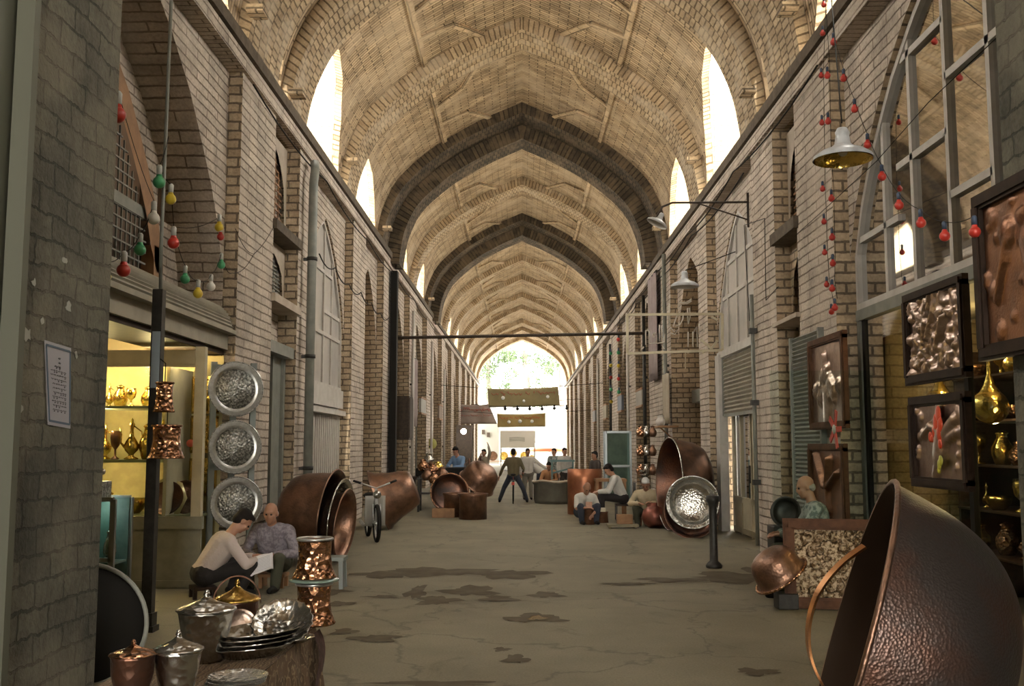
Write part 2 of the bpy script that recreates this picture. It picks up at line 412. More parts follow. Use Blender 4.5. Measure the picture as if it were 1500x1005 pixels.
def build_wall(sg, segs, cz, nm):
    w = MB()
    def Q(x0, y0, z0, x1, y1, z1, mi=0):   # vertical face
        w.m = mi; w.quad([(sg*x0, y0, z0), (sg*x1, y1, z0), (sg*x1, y1, z1), (sg*x0, y0, z1)])
    for s in segs:
        y0, y1 = s[1], s[2]
        if s[0] == 'p':
            if y0 < 0: continue
            Q(XP, y0, 0, XP, y1, cz); Q(XW, y0, 0, XP, y0, cz, 1); Q(XP, y1, 0, XW, y1, cz, 1)
            if y0 > 41 and False: pass
        elif s[0] == 'n':
            n0, n1 = s[3], s[4]; lo = 0
            Q(XP, y0, 0, XP, n0, cz); Q(XP, n1, 0, XP, y1, cz); Q(XW, y0, 0, XP, y0, cz, 1); Q(XP, y1, 0, XW, y1, cz, 1)
            top = cz-.35
            Q(XP, n0, top, XP, n1, cz)
            Q(XP, n0, 0, XW+.12, n0, top, 1); Q(XW+.12, n1, 0, XP, n1, top, 1)
            w.m = 1; w.quad([(sg*XP, n0, top), (sg*(XW+.12), n0, top), (sg*(XW+.12), n1, top), (sg*XP, n1, top)])
            Q(XW+.12, n0, 0, XW+.12, n1, top, 0)
        else:
            d = s[5]; n = 20
            for k in range(n):
                a = y0+(y1-y0)*k/n; b = y0+(y1-y0)*(k+1)/n; za, zb = archz(s, a), archz(s, b)
                if k == 0: za = 0 if False else za
                w.m = 0; w.quad([(sg*XW, a, za), (sg*XW, b, zb), (sg*XW, b, cz), (sg*XW, a, cz)])
                w.m = 0 if d > .6 else 1; w.quad([(sg*XW, a, za), (sg*(XW+d), a, za), (sg*(XW+d), b, zb), (sg*XW, b, zb)])
            for y in (y0, y1): Q(XW, y, 0, XW+d, y, s[3], 0 if d > .6 else 1)
    w.build('wall_'+nm, [M['wall'], M['wall_edge']], kind='structure')
    # cornice: pale plaster band and dark beam on top
    c = MB(); 
    c.box((min(sg*(XP-.10), sg*XW), 6, cz-.14), (max(sg*(XP-.10), sg*XW), 83, cz+.02))
    c.build('cornice_'+nm, M['beam'], kind='structure')
    c = MB(); c.box((min(sg*(XP-.05), sg*XW), 6, cz-.36), (max(sg*(XP-.05), sg*XW), 83, cz-.15))
    c.build('trim_'+nm, M['wall'], kind='structure')
build_wall(-1, LSEG, 6.75, 'left'); build_wall(1, RSEG, 6.5, 'right')
# near piers of the entrance portal
mb = MB(); mb.box((-4.6, 5.35, 0), (-2.75, 6.55, 9.5)); mb.box((-6.5, -15, 0), (-3.1, 5.0, 6.5)); mb.build('wall_pier_left', M['pier_near'], kind='structure')
mb = MB(); mb.box((3.05, 4.6, 0), (4.6, 6.2, 9.5)); mb.box((3.4, -15, 0), (6.5, 4.6, 6.5)); mb.build('wall_pier_right', M['pier_near'], kind='structure')
mb = MB(); mb.box((-2.80, 5.28, 0), (-2.70, 5.345, 9)); mb.box((-2.95, 5.1, 0), (-2.82, 5.345, 9)); mb.build('trim_portal', mat('olive_paint', (.085,.085,.06), .6), kind='structure')
# floor
m, nt, b = nodes('stained_paving')
ob = nt.nodes.new('ShaderNodeTexCoord').outputs['Object']
n1 = noise(nt, ob, .8, 6, .6); base = ramp(nt, n1.outputs['Fac'], [(.3, (.15,.13,.085)), (.65, (.21,.185,.125))])
mp = nt.nodes.new('ShaderNodeMapping'); L(nt, ob, mp.inputs[0]); mp.inputs['Scale'].default_value = (1, .55, 1)
n2 = noise(nt, mp.outputs[0], 2.4, 5, .65, .6)
stain = ramp(nt, n2.outputs['Fac'], [(.60, 0.0), (.68, .55)])
col = mixc(nt, stain, base, (.10,.08,.05))
n3 = noise(nt, ob, 60, 3); col = mixc(nt, 1.0, col, ramp(nt, n3.outputs['Fac'], [(.3, .82), (.7, 1.12)]), 'MULTIPLY')
vo = nt.nodes.new('ShaderNodeTexVoronoi'); vo.feature = 'DISTANCE_TO_EDGE'; vo.inputs['Scale'].default_value = .45
nd = noise(nt, ob, 3, 4); vd = nt.nodes.new('ShaderNodeVectorMath'); vd.operation = 'MULTIPLY_ADD'; L(nt, nd.outputs['Color'], vd.inputs[0]); vd.inputs[1].default_value = (.7,.7,0); L(nt, ob, vd.inputs[2]); L(nt, vd.outputs[0], vo.inputs['Vector'])
crack = ramp(nt, vo.outputs['Distance'], [(.0, .6), (.012, 0.0)]); col = mixc(nt, crack, col, (.07,.055,.04))
L(nt, col, b.inputs['Base Color']); b.inputs['Roughness'].default_value = .8
bump(nt, b, n3.outputs['Fac'], .25, .01)
mb = MB(); mb.quad([(-9,-16,0),(9,-16,0),(9,84,0),(-9,84,0)]); mb.build('floor', m, kind='structure')
# damp stains lying on the paving, each with its own outline
WET = mat('damp_paving', (.085,.068,.045), .8, spec=.15, c2=(.115,.095,.065), ns=4)
def blotch(px, py, wpx, hpx, seed, water=False):
    r = random.Random(seed); c = aZ(px, py); e = aZ(px+wpx, py); f = aZ(px, py-hpx)
    rx = (e-c).length; ry = abs(f.y-c.y); mb = MB(); n = 30
    ph = [r.uniform(0, 6.28) for _ in range(5)]
    pts = []
    for k in range(n):
        a = 2*PI*k/n; q = 1+.22*math.sin(3*a+ph[0])+.16*math.sin(5*a+ph[1])+.1*math.sin(9*a+ph[2])+.07*math.sin(13*a+ph[3])
        pts.append((c.x+math.cos(a)*rx*q, c.y+math.sin(a)*ry*q, .004+.001*(seed % 4)))
    mb.face([mb.V(p) for p in pts])
    mb.build('floor_stain', mat('puddle', (.05,.04,.03), .03, 0) if water else WET, kind='structure')
for k, (x, y, a, h) in enumerate([(560,842,40,5),(640,838,70,6),(745,842,55,6),(570,842,30,4),(640,880,30,6),(690,866,38,7),(550,936,34,5),(505,926,18,4),(735,952,12,3),(756,966,18,6),
    (610,868,14,9),(730,878,26,4),(800,872,24,4),(1090,846,75,7),(985,850,55,3),(920,856,34,2),(1130,842,40,9),(784,906,42,6),(500,885,20,3),(560,875,24,2),(640,1002,80,4),(1110,985,30,5),(480,868,30,4)]):
    blotch(x, y, a, h, k)
blotch(787, 906, 13, 3, 99, True)
# ------------------------------------------------------------------ windows and doors of the arches
wn = [0]; dn = [0]
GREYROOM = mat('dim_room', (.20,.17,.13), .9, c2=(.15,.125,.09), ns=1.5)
def arch_window(sg, seg, X, z0, mull, trans, fr=.055, name=None, mt='white', back=True, glass='wglass', zb=None):
    """white frame filling the arch above z0; mull = y list, trans = (z, ya, yb)"""
    wn[0] += 1; m = MB(); hw = .07; yc = (seg[1]+seg[2])/2
    yA, yB = seg[1]+.03, seg[2]-.03
    def zt(y): return archz(seg, y)-.05
    pts = [(sg*X, yA+(yB-yA)*k/24, zt(yA+(yB-yA)*k/24)) for k in range(25)]
    for p, q in zip(pts, pts[1:]): m.bar(p, q, hw, fr+.03, up=(1,0,0))
    for y in (yA, yB): m.bar((sg*X, y, z0), (sg*X, y, zt(y)), hw, fr+.03, up=(1,0,0))
    m.bar((sg*X, yA, z0), (sg*X, yB, z0), hw, .11, up=(1,0,0))
    for y in mull: m.bar((sg*X, y, z0), (sg*X, y, zt(y)), hw, fr, up=(1,0,0))
    for z, a, b in trans:
        aa, bb = max(a, yA), min(b, yB)
        # clip under the arch
        while zt(aa) < z and aa < yc: aa += .05
        while zt(bb) < z and bb > yc: bb -= .05
        if bb > aa: m.bar((sg*X, aa, z), (sg*X, bb, z), hw, fr, up=(1,0,0))
    o = m.build('window_%d' % wn[0], M[mt], kind='structure')
    g = MB(); n = 24
    for k in range(n):
        a = yA+(yB-yA)*k/n; b = yA+(yB-yA)*(k+1)/n
        g.quad([(sg*(X+.01), a, z0), (sg*(X+.01), b, z0), (sg*(X+.01), b, zt(b)), (sg*(X+.01), a, zt(a))])
    g.build('window_pane', M[glass], parent=o)
    return o
def back_box(sg, seg, X, depth, z0=0, z1=6.3, mt=None):
    m = MB(); a, b = seg[1]-.02, seg[2]+.02; x0, x1 = X, X+depth
    m.quad([(sg*x1, a, z0), (sg*x1, b, z0), (sg*x1, b, z1), (sg*x1, a, z1)])
    for y in (a, b): m.quad([(sg*x0, y, z0), (sg*x1, y, z0), (sg*x1, y, z1), (sg*x0, y, z1)])
    m.quad([(sg*x0, a, z1), (sg*x1, a, z1), (sg*x1, b, z1), (sg*x0, b, z1)])
    m.build('wall_shop', mt or GREYROOM, kind='structure')
def panel(sg, seg, X, z0, z1, mt, arch=True):
    m = MB(); n = 20
    for k in range(n):
        a = seg[1]+(seg[2]-seg[1])*k/n; b = seg[1]+(seg[2]-seg[1])*(k+1)/n
        za = min(z1, archz(seg, a)) if arch else z1; zb = min(z1, archz(seg, b)) if arch else z1
        m.quad([(sg*X, a, z0), (sg*X, b, z0), (sg*X, b, zb), (sg*X, a, za)])
    return m.build('wall_infill', mt, kind='structure')
def shutter(sg, y0, y1, X, z0, z1, label, pitch=.09, mt='shutter', box=.0):
    t = thing('roller_shutter', label, 'shutter', (sg*X, (y0+y1)/2, z0))
    m = MB(); z = 0; h = z1-z0; L2 = (y1-y0)/2
    n = int(h/pitch)
    for k in range(n):
        a = k*pitch; 
        m.quad([(0, -L2, a), (0, L2, a), (-sg*.03, L2, a+pitch*.55), (-sg*.03, -L2, a+pitch*.55)])
        m.quad([(-sg*.03, -L2, a+pitch*.55), (-sg*.03, L2, a+pitch*.55), (0, L2, a+pitch), (0, -L2, a+pitch)])
    m.build('curtain', M[mt], t, solid=.004)
    m = MB(); m.box((-.03, -L2, -.06), (.03, L2, 0)); m.build('bottom_bar', M['greypaint'], t)
    for y in (-L2-.03, L2+.03): m = MB(); m.box((-.05, y-.03, -.04), (.05, y+.03, h)); m.build('guide_rail', M['greypaint'], t)
    return t
# right bay 1: tall glazed arch over the brass shop
s = RSEG[1]; X = XW+.10
v = [10.42, 9.66, 8.83, 8.0, 7.2]
arch_window(1, s, X, 3.16, v, [(3.92, 10.05, 11.4), (4.95, 10.42, 11.4), (4.44, 8.83, 10.05), (5.5, 8.83, 11.3), (3.84, 8.0, 8.83), (4.95, 7.2, 8.83), (5.6, 6.4, 8.0)], fr=.06)
lit = brick('ochre_brick', (.46,.35,.19), (.38,.28,.14), (.26,.19,.10), w=.4, h=.12, grime=.4)
back_box(1, s, X, 2.2, 0, 6.9, lit)
m = MB(); m.box((XW+.1, 6.2, 3.02), (XW+2.2, 11.3, 3.1)); m.build('ceiling_shop', M['cream'], kind='structure')
# left bay 2: white window over tall white doors
s = LSEG[3]; X = XW+.08
arch_window(-1, s, X, 2.75, [17.55, 18.3, 19.1, 19.9], [(4.95, 17.5, 19.9), (4.45, 16.8, 17.6), (4.2, 19.1, 20.9), (3.75, 16.8, 20.9)], fr=.05, glass='frost')
back_box(-1, s, X, .5, 2.75, 6.3, mat('pale_room', (.46,.41,.37), .9))
m = MB(); dn[0] += 1
m.box((-X-.05, 16.85, 0), (-X, 20.88, 2.7)); 
m.m = 0; m.box((-X, 16.8, 2.35), (-X+.10, 20.9, 2.72)); m.box((-X, 16.8, 2.2), (-X+.16, 20.9, 2.3))
for k in range(21): m.box((-X, 16.9+k*.195, .1), (-X+.035, 16.99+k*.195, 2.18))
m.build('door_1', M['white'], kind='structure')
# right bay 2: white window, shutter half down, glass doors
s = RSEG[3]
arch_window(1, s, XW+.06, 3.36, [16.1, 16.85, 17.6, 18.4], [(4.95, 15.4, 19.2), (4.35, 15.4, 19.2)], fr=.045, glass='frost')
back_box(1, s, XW+.06, .6, 3.3, 6.2, mat('pale_room_grey', (.36,.33,.30), .9))
shutter(1, 15.45, 18.85, XW+.05, 2.18, 3.25, 'beige roller shutter pulled half down over the glass doors on the right', .075)
m = MB(); m.box((XW-.06, 18.86, 0), (XW+.1, 19.2, 3.3)); m.box((XW-.02, 15.35, 3.24), (XW+.12, 19.2, 3.36)); m.build('trim_doorway', M['white'], kind='structure')
m = MB(); x = XW+.18
for y in (15.5, 16.3, 17.1, 17.3, 18.1, 18.75): m.box((x-.03, y-.045, 0), (x+.03, y+.045, 2.3))
for z in (.08, .62, 2.2): m.box((x-.03, 15.45, z-.05), (x+.03, 18.8, z+.05))
m.box((x-.015, 15.45, .05), (x+.015, 18.8, .6))
d_ = m.build('door_2', M['cream'], kind='structure')
m = MB(); m.quad([(x, 15.45, .6), (x, 18.8, .6), (x, 18.8, 2.25), (x, 15.45, 2.25)]); m.build('pane', M['wglass'], d_)
m = MB(); m.bar((x-.07, 17.2, .95), (x-.07, 17.2, 1.25), .03); m.build('handle', M['iron'], d_)
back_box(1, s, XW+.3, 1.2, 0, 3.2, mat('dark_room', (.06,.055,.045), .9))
# left bay 3 and right bay 3: open arches with brick backs, shutters below
for sg, s, lb in ((-1, LSEG[5], 'tall grey roller shutter in the narrow left arch behind the motorbike'), (1, RSEG[5], None)):
    X = XW+s[5]
    panel(sg, s, X, 2.9, 9, M['wall_edge'])
    if lb: shutter(sg, s[1]+.1, s[2]-.1, X-.05, 0, 2.55, lb, .09)
    m = MB(); m.box((min(sg*(X-.2), sg*X), s[1], 2.6), (max(sg*(X-.2), sg*X), s[2], 2.9)); m.build('beam', M['greypaint'], kind='structure')
    m = MB(); m.quad([(sg*(X+.01), s[1], 0), (sg*(X+.01), s[2], 0), (sg*(X+.01), s[2], 2.9), (sg*(X+.01), s[1], 2.9)]); m.build('wall_infill', M['plaster'], kind='structure')
# niches of the first pilasters
def niche(sg, n0, n1, parts):
    X = XW+.12
    for k, p in enumerate(parts):
        m = MB()
        if p[0] == 'ledge': m.box((min(sg*(XP-.06), sg*X), n0-.05, p[1]), (max(sg*(XP-.06), sg*X), n1+.05, p[1]+p[2])); m.build('trim_ledge', M['beam'] if p[3] else M['plaster'], kind='structure')
        if p[0] == 'screen':
            z0, z1 = p[1], p[2]; seg = ('a', n0+.12, n1-.12, z0+(z1-z0)*.45, z1); X2 = X-.09
            n = 16
            for j in range(n):       # surround with an arched hole
                a = n0+(n1-n0)*j/n; b = n0+(n1-n0)*(j+1)/n
                f = lambda y: archz(seg, y) if seg[1] < y < seg[2] else z0
                m.quad([(sg*X2, a, f(a)), (sg*X2, b, f(b)), (sg*X2, b, z1+.15), (sg*X2, a, z1+.15)])
            m.build('trim_niche', M['plaster'] if p[3] != 'brick' else M['wall_edge'], kind='structure')
            if p[3] in ('lattice', 'grey'):
                m = MB(); yc = (n0+n1)/2
                for j in range(1, 6):
                    y = seg[1]+(seg[2]-seg[1])*j/6; m.box((min(sg*(X-.05), sg*(X-.03)), y-.012, z0), (max(sg*(X-.05), sg*(X-.03)), y+.012, archz(seg, y)))
                for j in range(1, 12):
                    z = z0+(z1-z0)*j/12
                    ya = seg[1]
                    while archz(seg, ya) < z and ya < yc: ya += .03
                    m.box((min(sg*(X-.05), sg*(X-.03)), ya, z-.012), (max(sg*(X-.05), sg*(X-.03)), 2*yc-ya, z+.012))
                m.build('window_lattice', M['oldwood'] if p[3] == 'lattice' else M['greypaint'], kind='structure')
niche(-1, 14.15, 15.75, [('screen', 4.95, 6.2, 'lattice'), ('ledge', 4.72, .14, 1), ('screen', 3.85, 4.55, 'grey'), ('ledge', 3.66, .12, 0), ('screen', 2.6, 2.6, 'x')])
niche(1, 12.85, 14.0, [('screen', 4.75, 5.9, 'lattice'), ('ledge', 4.42, .16, 1), ('screen', 3.45, 4.3, 'brick'), ('ledge', 3.25, .06, 0)])
# narrow door under the left niche
m = MB(); dn[0] += 1
m.box((-XW-.08, 14.2, 0), (-XW-.02, 15.7, 3.0)); m.box((-XW-.04, 14.2, 2.95), (-XP-.02, 15.7, 3.12))
for y in (14.25, 14.95, 15.65): m.box((-XW-.02, y-.05, 0), (-XW+.03, y+.05, 2.95))
m.build('door_3', M['greypaint'], kind='structure')
# middle and far arches: mixed doors, windows and shutters
rr = random.Random(5)
far = []
for sg, segs in ((-1, LSEG), (1, RSEG)):
    k = 0
    for s in segs:
        if s[0] != 'a' or s[1] < 26: continue
        k += 1; X = XW+s[5]-.1; yc = (s[1]+s[2])/2
        arch_window(sg, s, X, 2.9, [s[1]+(s[2]-s[1])*q for q in (.25, .5, .75)], [(4.4, s[1], s[2]), (5.1, s[1], s[2])], fr=.07, mt='white' if k % 2 else 'greypaint')
        panel(sg, s, X+.1, 0, 9, mat('far_infill', *[[(.16,.13,.10), .9], [(.30,.26,.21), .9], [(.22,.20,.18), .8]][k % 3]))
        m = MB(); dn[0] += 1
        m.box((min(sg*X, sg*(X-.06)), s[1], 2.7), (max(sg*X, sg*(X-.06)), s[2], 2.95))
        if k % 2 == 0:
            for y in (s[1]+.1, s[1]+1.2, s[1]+2.3, s[2]-.15): m.box((min(sg*X, sg*(X-.05)), y, 0), (max(sg*X, sg*(X-.05)), y+.1, 2.7))
        else:
            for q in range(22): m.box((min(sg*X, sg*(X-.04)), s[1]+.15, q*.12), (max(sg*X, sg*(X-.04)), s[2]-.15, q*.12+.07))
        m.build('door_%d' % (dn[0]+3), M['white'] if k % 3 == 0 else M['greypaint'], kind='structure')
# ================================================================== outside the far end
gm = mat('sunlit_ground', (.30,.27,.22), .9, c2=(.24,.21,.17), ns=1)
m = MB(); m.quad([(-30,84,.0),(30,84,.0),(30,150,.0),(-30,150,.0)]); m.build('ground_outside', gm, kind='structure')
# facing wall of the far arch
m = MB(); P = RIBP; 
for sg in (1, -1):
    for a, b in zip(P, P[1:]):
        m.quad([(sg*a.x, 82.0, EYE+a.y), (sg*b.x, 82.0, EYE+b.y), (sg*b.x, 82.0, 12), (sg*6, 82.0, 12)] if False else [(sg*a.x, 83.3, EYE+a.y), (sg*b.x, 83.3, EYE+b.y), (sg*b.x, 83.3, 12), (sg*a.x, 83.3, 12)])
m.build('wall_far_arch', M['buttress'], kind='structure')
m = MB()
for sg in (1, -1): m.box((min(sg*3.62, sg*5), 80.5, 0), (max(sg*3.62, sg*5), 83.2, 6.6))
m.build('wall_far_pier', M['buttress'], kind='structure')
# ================================================================== metalware and people
def lath(name, prof, mt, parent=None, n=32, **k):
    kw = {a: k.pop(a) for a in ('sx', 'sy', 'wav') if a in k}
    m = MB(); m.lathe(prof, n, **kw); return m.build(name, mt if not isinstance(mt, str) else M[mt], parent, **k)
def shell(outer, t=.006):
    """closed wall from an open outer profile (bottom centre to rim)"""
    return outer+[(max(r-t, .001), z) for r, z in outer[::-1] if r > t]+[(0, outer[0][1]+t)]
def lid_prof(r, h):
    return [(r, 0), (r*1.06, h*.03), (r*1.04, h*.10), (r*.86, h*.22), (r*.6, h*.34), (r*.32, h*.5), (r*.16, h*.66), (r*.08, h*.74), (r*.12, h*.82), (r*.10, h*.93), (0, h)]
def lidded_pot(name, label, loc, r, h, mb_, ml, foot=.62, lidh=.09, belly=0, hoop=False, rot=0, name2='bucket', group=None):
    t = thing(name, label, name2, loc, rot, group)
    lath('body', shell([(0, 0), (r*foot, 0), (r*foot*1.04, h*.04), (r*(foot+.1+belly), h*.3), (r*(.88+belly*.6), h*.65), (r*.98, h*.95), (r*1.03, h)]), mb_, t, 32)
    m = MB(); m.M = Matrix.Translation((0, 0, h)); m.lathe(lid_prof(r*1.02, lidh), 32); lo = m.build('lid', M[ml], t)
    m = MB(); m.ball((0, 0, h+lidh*.97), r*.09); m.build('knob', M[ml], lo)
    if hoop:
        m = MB(); m.tube([(math.cos(PI*k/24)*r*1.06, 0, h-.02+math.sin(PI*k/24)*r*1.25) for k in range(25)], .005, 8); m.build('handle', M[mb_], t)
    return t
def hammered_vase(name, label, loc, r, h, mt='copperhot', inv=False, group=None):
    t = thing(name, label, 'pot', loc, 0, group)
    lath('body', shell([(0, 0), (r*1.0, 0), (r*1.04, h*.03), (r*.98, h*.07), (r*.84, h*.25), (r*.76, h*.55), (r*.78, h*.85), (r*.80, h*.93)], .005), mt, t, 40)
    m = MB(); m.tube([(r*.82*math.cos(2*PI*k/40), r*.82*math.sin(2*PI*k/40), h*.95) for k in range(40)], h*.035, 8, closed=True); m.build('rim', M['trayrim'] if not inv else M[mt], t)
    return t
def ewer_mesh(h, fat=1):
    return [(0, 0), (.16*h, 0), (.17*h, .03*h), (.07*h, .08*h), (.06*h, .12*h), (.17*h*fat, .22*h), (.20*h*fat, .33*h), (.14*h*fat, .45*h), (.055*h, .56*h), (.04*h, .70*h), (.055*h, .80*h), (.07*h, .84*h), (.03*h, .90*h), (.03*h, .95*h), (0, h)]
def ewer(label, loc, h, mt, fat=1, group=None, rot=0, nm='ewer'):
    t = thing(nm, label, 'ewer', loc, rot, group)
    lath('body', ewer_mesh(h, fat), mt, t, 20)
    m = MB(); m.tube([(.15*h, 0, .28*h), (.26*h, 0, .4*h), (.25*h, 0, .6*h), (.30*h, 0, .76*h)], [.035*h, .028*h, .02*h, .015*h], 8); m.build('spout', M[mt], t)
    m = MB(); m.tube([(-.12*h, 0, .30*h), (-.25*h, 0, .42*h), (-.24*h, 0, .66*h), (-.05*h, 0, .80*h)], .016*h, 6); m.build('handle', M[mt], t)
    return t
def simple(nm, label, cat, loc, prof, mt, group=None, n=24, rot=0, wav=None, sx=1, sy=1):
    t = lath(nm, prof, mt, None, n, origin=False, wav=wav, sx=sx, sy=sy); t.location = loc
    t.rotation_euler = rot if isinstance(rot, (tuple, Euler)) else (0, 0, rot)
    return tag(t, label, cat, group)
def jar(h, r): return [(0, 0), (r*.6, 0), (r*.7, h*.04), (r, h*.3), (r*.95, h*.5), (r*.5, h*.75), (r*.45, h*.85), (r*.6, h*.9), (r*.3, h*.95), (0, h)]
def bowlp(r, h): return shell([(0, 0), (r*.45, 0), (r*.75, h*.25), (r*.95, h*.65), (r, h)], .006)
def goblet(h, r): return [(0, 0), (r*.8, 0), (r*.75, h*.05), (r*.2, h*.12), (r*.2, h*.35), (r*.8, h*.5), (r, h*.75), (r*.9, h), (r*.85, h), (0, h*.55)]
# ---- people: one fused body, clothes over it
def blob(name, prims, mt, parent, vox=.013, sm=3, **k):
    m = MB()
    for p in prims:
        if p[0] == 'c':
            a, b_, r0, r1 = Vector(p[1]), Vector(p[2]), p[3], p[4]
            d = b_-a; n = 5; path = []; rr = []
            L_ = max(d.length, 1e-4); u = d/L_
            for q in (-.97, -.8, -.5, 0): path.append(a+u*r0*q); rr.append(r0*math.sqrt(max(.003, 1-q*q)))
            for q in (0, .5, .8, .97): path.append(b_+u*r1*q); rr.append(r1*math.sqrt(max(.003, 1-q*q)))
            m.tube(path, rr, 12)
        elif p[0] == 'e':
            m.M = Matrix.Translation(Vector(p[1])) @ (p[3] if len(p) > 3 else Matrix()); m.ball((0,0,0), p[2], 14, 10); m.M = Matrix()
    o = m.build(name, mt, parent, **k)
    r = o.modifiers.new('r', 'REMESH'); r.mode = 'VOXEL'; r.voxel_size = vox; r.use_smooth_shade = True
    s = o.modifiers.new('s', 'SMOOTH'); s.iterations = sm; s.factor = .5
    dg = bpy.context.evaluated_depsgraph_get(); me = bpy.data.meshes.new_from_object(o.evaluated_get(dg))
    o.modifiers.clear(); old = o.data; o.data = me; bpy.data.meshes.remove(old)
    if not me.materials: me.materials.append(mt)
    return o
def lerp(a, b, t): return Vector(a)+(Vector(b)-Vector(a))*t
def person(label, loc, rot, J, shirt, trousers, hair='hair', skin='skin', bald=False, sleeve=1.0, s=1.0, vox=.014, shoes='black', group=None, face=True, belt=False, short=False):
    """J: joints in metres, person looks towards +Y: pelvis, neck, head(pos), hp (head pitch), hy (yaw), sl/el/wl, sr/er/wr, hl/kl/al, hr/kr/ar"""
    t = thing('person', label, 'person', loc, rot, group); t.scale = (s, s, s)
    V_ = Vector; J = {k: (V_(v) if isinstance(v, (tuple, list)) else v) for k, v in J.items()}
    pel, nk, hd = J['pelvis'], J['neck'], J['head']
    HM = Matrix.Translation(hd) @ Euler((-J.get('hp', 0), J.get('hr_', 0), J.get('hy', 0))).to_matrix().to_4x4()
    H = lambda x, y, z: HM @ V_((x, y, z)); HR = HM.to_3x3().to_4x4()
    sl, sr = J['sl'], J['sr']; ch = (sl+sr)/2; spine = (ch-pel); side = (sr-sl).normalized(); fw = side.cross(spine).normalized()*-1
    pr = []
    pr += [('e', H(0,-.012,.035), (.073,.092,.088), HR), ('e', H(0,.03,-.035), (.056,.062,.075), HR), ('e', H(0,.058,-.088), (.027,.024,.022), HR),
           ('e', H(0,.088,-.012), (.012,.022,.024), HR), ('e', H(0,.075,.03), (.05,.018,.012), HR), ('e', H(.078,-.005,-.005), (.010,.02,.032), HR), ('e', H(-.078,-.005,-.005), (.010,.02,.032), HR),
           ('e', H(0,.082,-.052), (.024,.012,.008), HR), ('e', H(.036,.06,-.02), (.024,.022,.02), HR), ('e', H(-.036,.06,-.02), (.024,.022,.02), HR),
           ('c', nk-(nk-ch)*.2, H(0,-.02,-.05), .058, .05)]
    tor = [('c', pel-side*.06, pel+side*.06, .115, .115), ('c', pel-side*.05, ch-side*.07-spine*.12, .105, .115), ('c', pel+side*.05, ch+side*.07-spine*.12, .105, .115),
           ('c', sl+side*.03, sr-side*.03, .062, .062), ('c', ch-spine*.15, nk, .10, .055)]
    pr += tor
    arms = []
    for a, b_, c in ((J['sl'], J['el'], J['wl']), (J['sr'], J['er'], J['wr'])):
        arms += [('c', a, b_, .047, .038), ('c', b_, c, .038, .027)]
        d = (c-b_).normalized(); sd = d.cross(V_((0,0,1))); sd = sd.normalized() if sd.length > .1 else V_((1,0,0)); nn = sd.cross(d).normalized()
        palm = c+d*.05
        rm = Matrix((sd, d, nn)).transposed().to_4x4()
        pr.append(('e', palm, (.036,.050,.018), rm))
        for q, (off, ln) in enumerate(((-.028, .065), (-.010, .078), (.010, .072), (.028, .055))):
            p0 = palm+sd*off+d*.035; p1 = p0+d*ln*.5-nn*.012; p2 = p1+d*ln*.32-nn*.028
            pr += [('c', p0, p1, .0105, .0095), ('c', p1, p2, .0095, .008)]
        th = palm-sd*.032-d*.02; pr += [('c', th, th-sd*.022+d*.035-nn*.012, .012, .010), ('c', th-sd*.022+d*.035-nn*.012, th-sd*.018+d*.065-nn*.022, .010, .008)]
    pr += arms
    legs = []
    for a, b_, c in ((J['hl'], J['kl'], J['al']), (J['hr'], J['kr'], J['ar'])): legs += [('c', a, b_, .078, .056), ('c', b_, c, .054, .035)]
    pr += legs
    blob('body', pr, M[skin], t, vox)
    # clothes
    sh = [(p[0], p[1], p[2], p[3]+.018, p[4]+.018) for p in tor[:4]]+[('c', ch-spine*.18, ch+(nk-ch)*.35, .115, .075)]
    for a, b_, c in ((J['sl'], J['el'], J['wl']), (J['sr'], J['er'], J['wr'])):
        sh.append(('c', a, lerp(a, b_, min(1, sleeve*2)), .064, .056))
        if sleeve > .5: sh.append(('c', b_, lerp(b_, c, (sleeve-.5)*1.8), .055, .042))
    blob('shirt', sh, shirt, t, vox)
    tr = [('c', pel-side*.07-spine*.03, pel+side*.07-spine*.03, .133, .133)]
    for a, b_, c in ((J['hl'], J['kl'], J['al']), (J['hr'], J['kr'], J['ar'])):
        tr += [('c', a, b_, .096, .075)]+([] if short else [('c', b_, lerp(b_, c, .95), .073, .058)])
    blob('trousers', tr, trousers, t, vox)
    for c, ty in ((J['al'], J.get('tl')), (J['ar'], J.get('tr'))):
        d = (ty-c).normalized() if ty else V_((0,1,0)); d = V_((d.x, d.y, 0)).normalized()
        blob('shoe', [('c', V_((c.x, c.y, .045))-d*.03, V_((c.x, c.y, .035))+d*.15, .045, .034), ('c', V_((c.x, c.y, .05)), c, .045, .04)], M[shoes], t, vox)
    if face:
        for sg in (-1, 1):
            m = MB(); m.ball(H(sg*.028, .078, .008), .0115, 8, 6); m.build('eye', M['black'], t)
    if not bald:
        blob('hair', [('e', H(0,-.030,.055), (.082,.094,.086), HR), ('e', H(0,-.055,-.005), (.078,.062,.075), HR), ('e', H(0,.035,.098), (.062,.05,.026), HR)], M[hair], t, vox*.9)
    else:
        blob('hair', [('e', H(0,-.06,-.01), (.077,.048,.05), HR), ('e', H(.066,-.02,.0), (.012,.03,.022), HR), ('e', H(-.066,-.02,.0), (.012,.03,.022), HR)], M[hair], t, vox*.8)
    return t
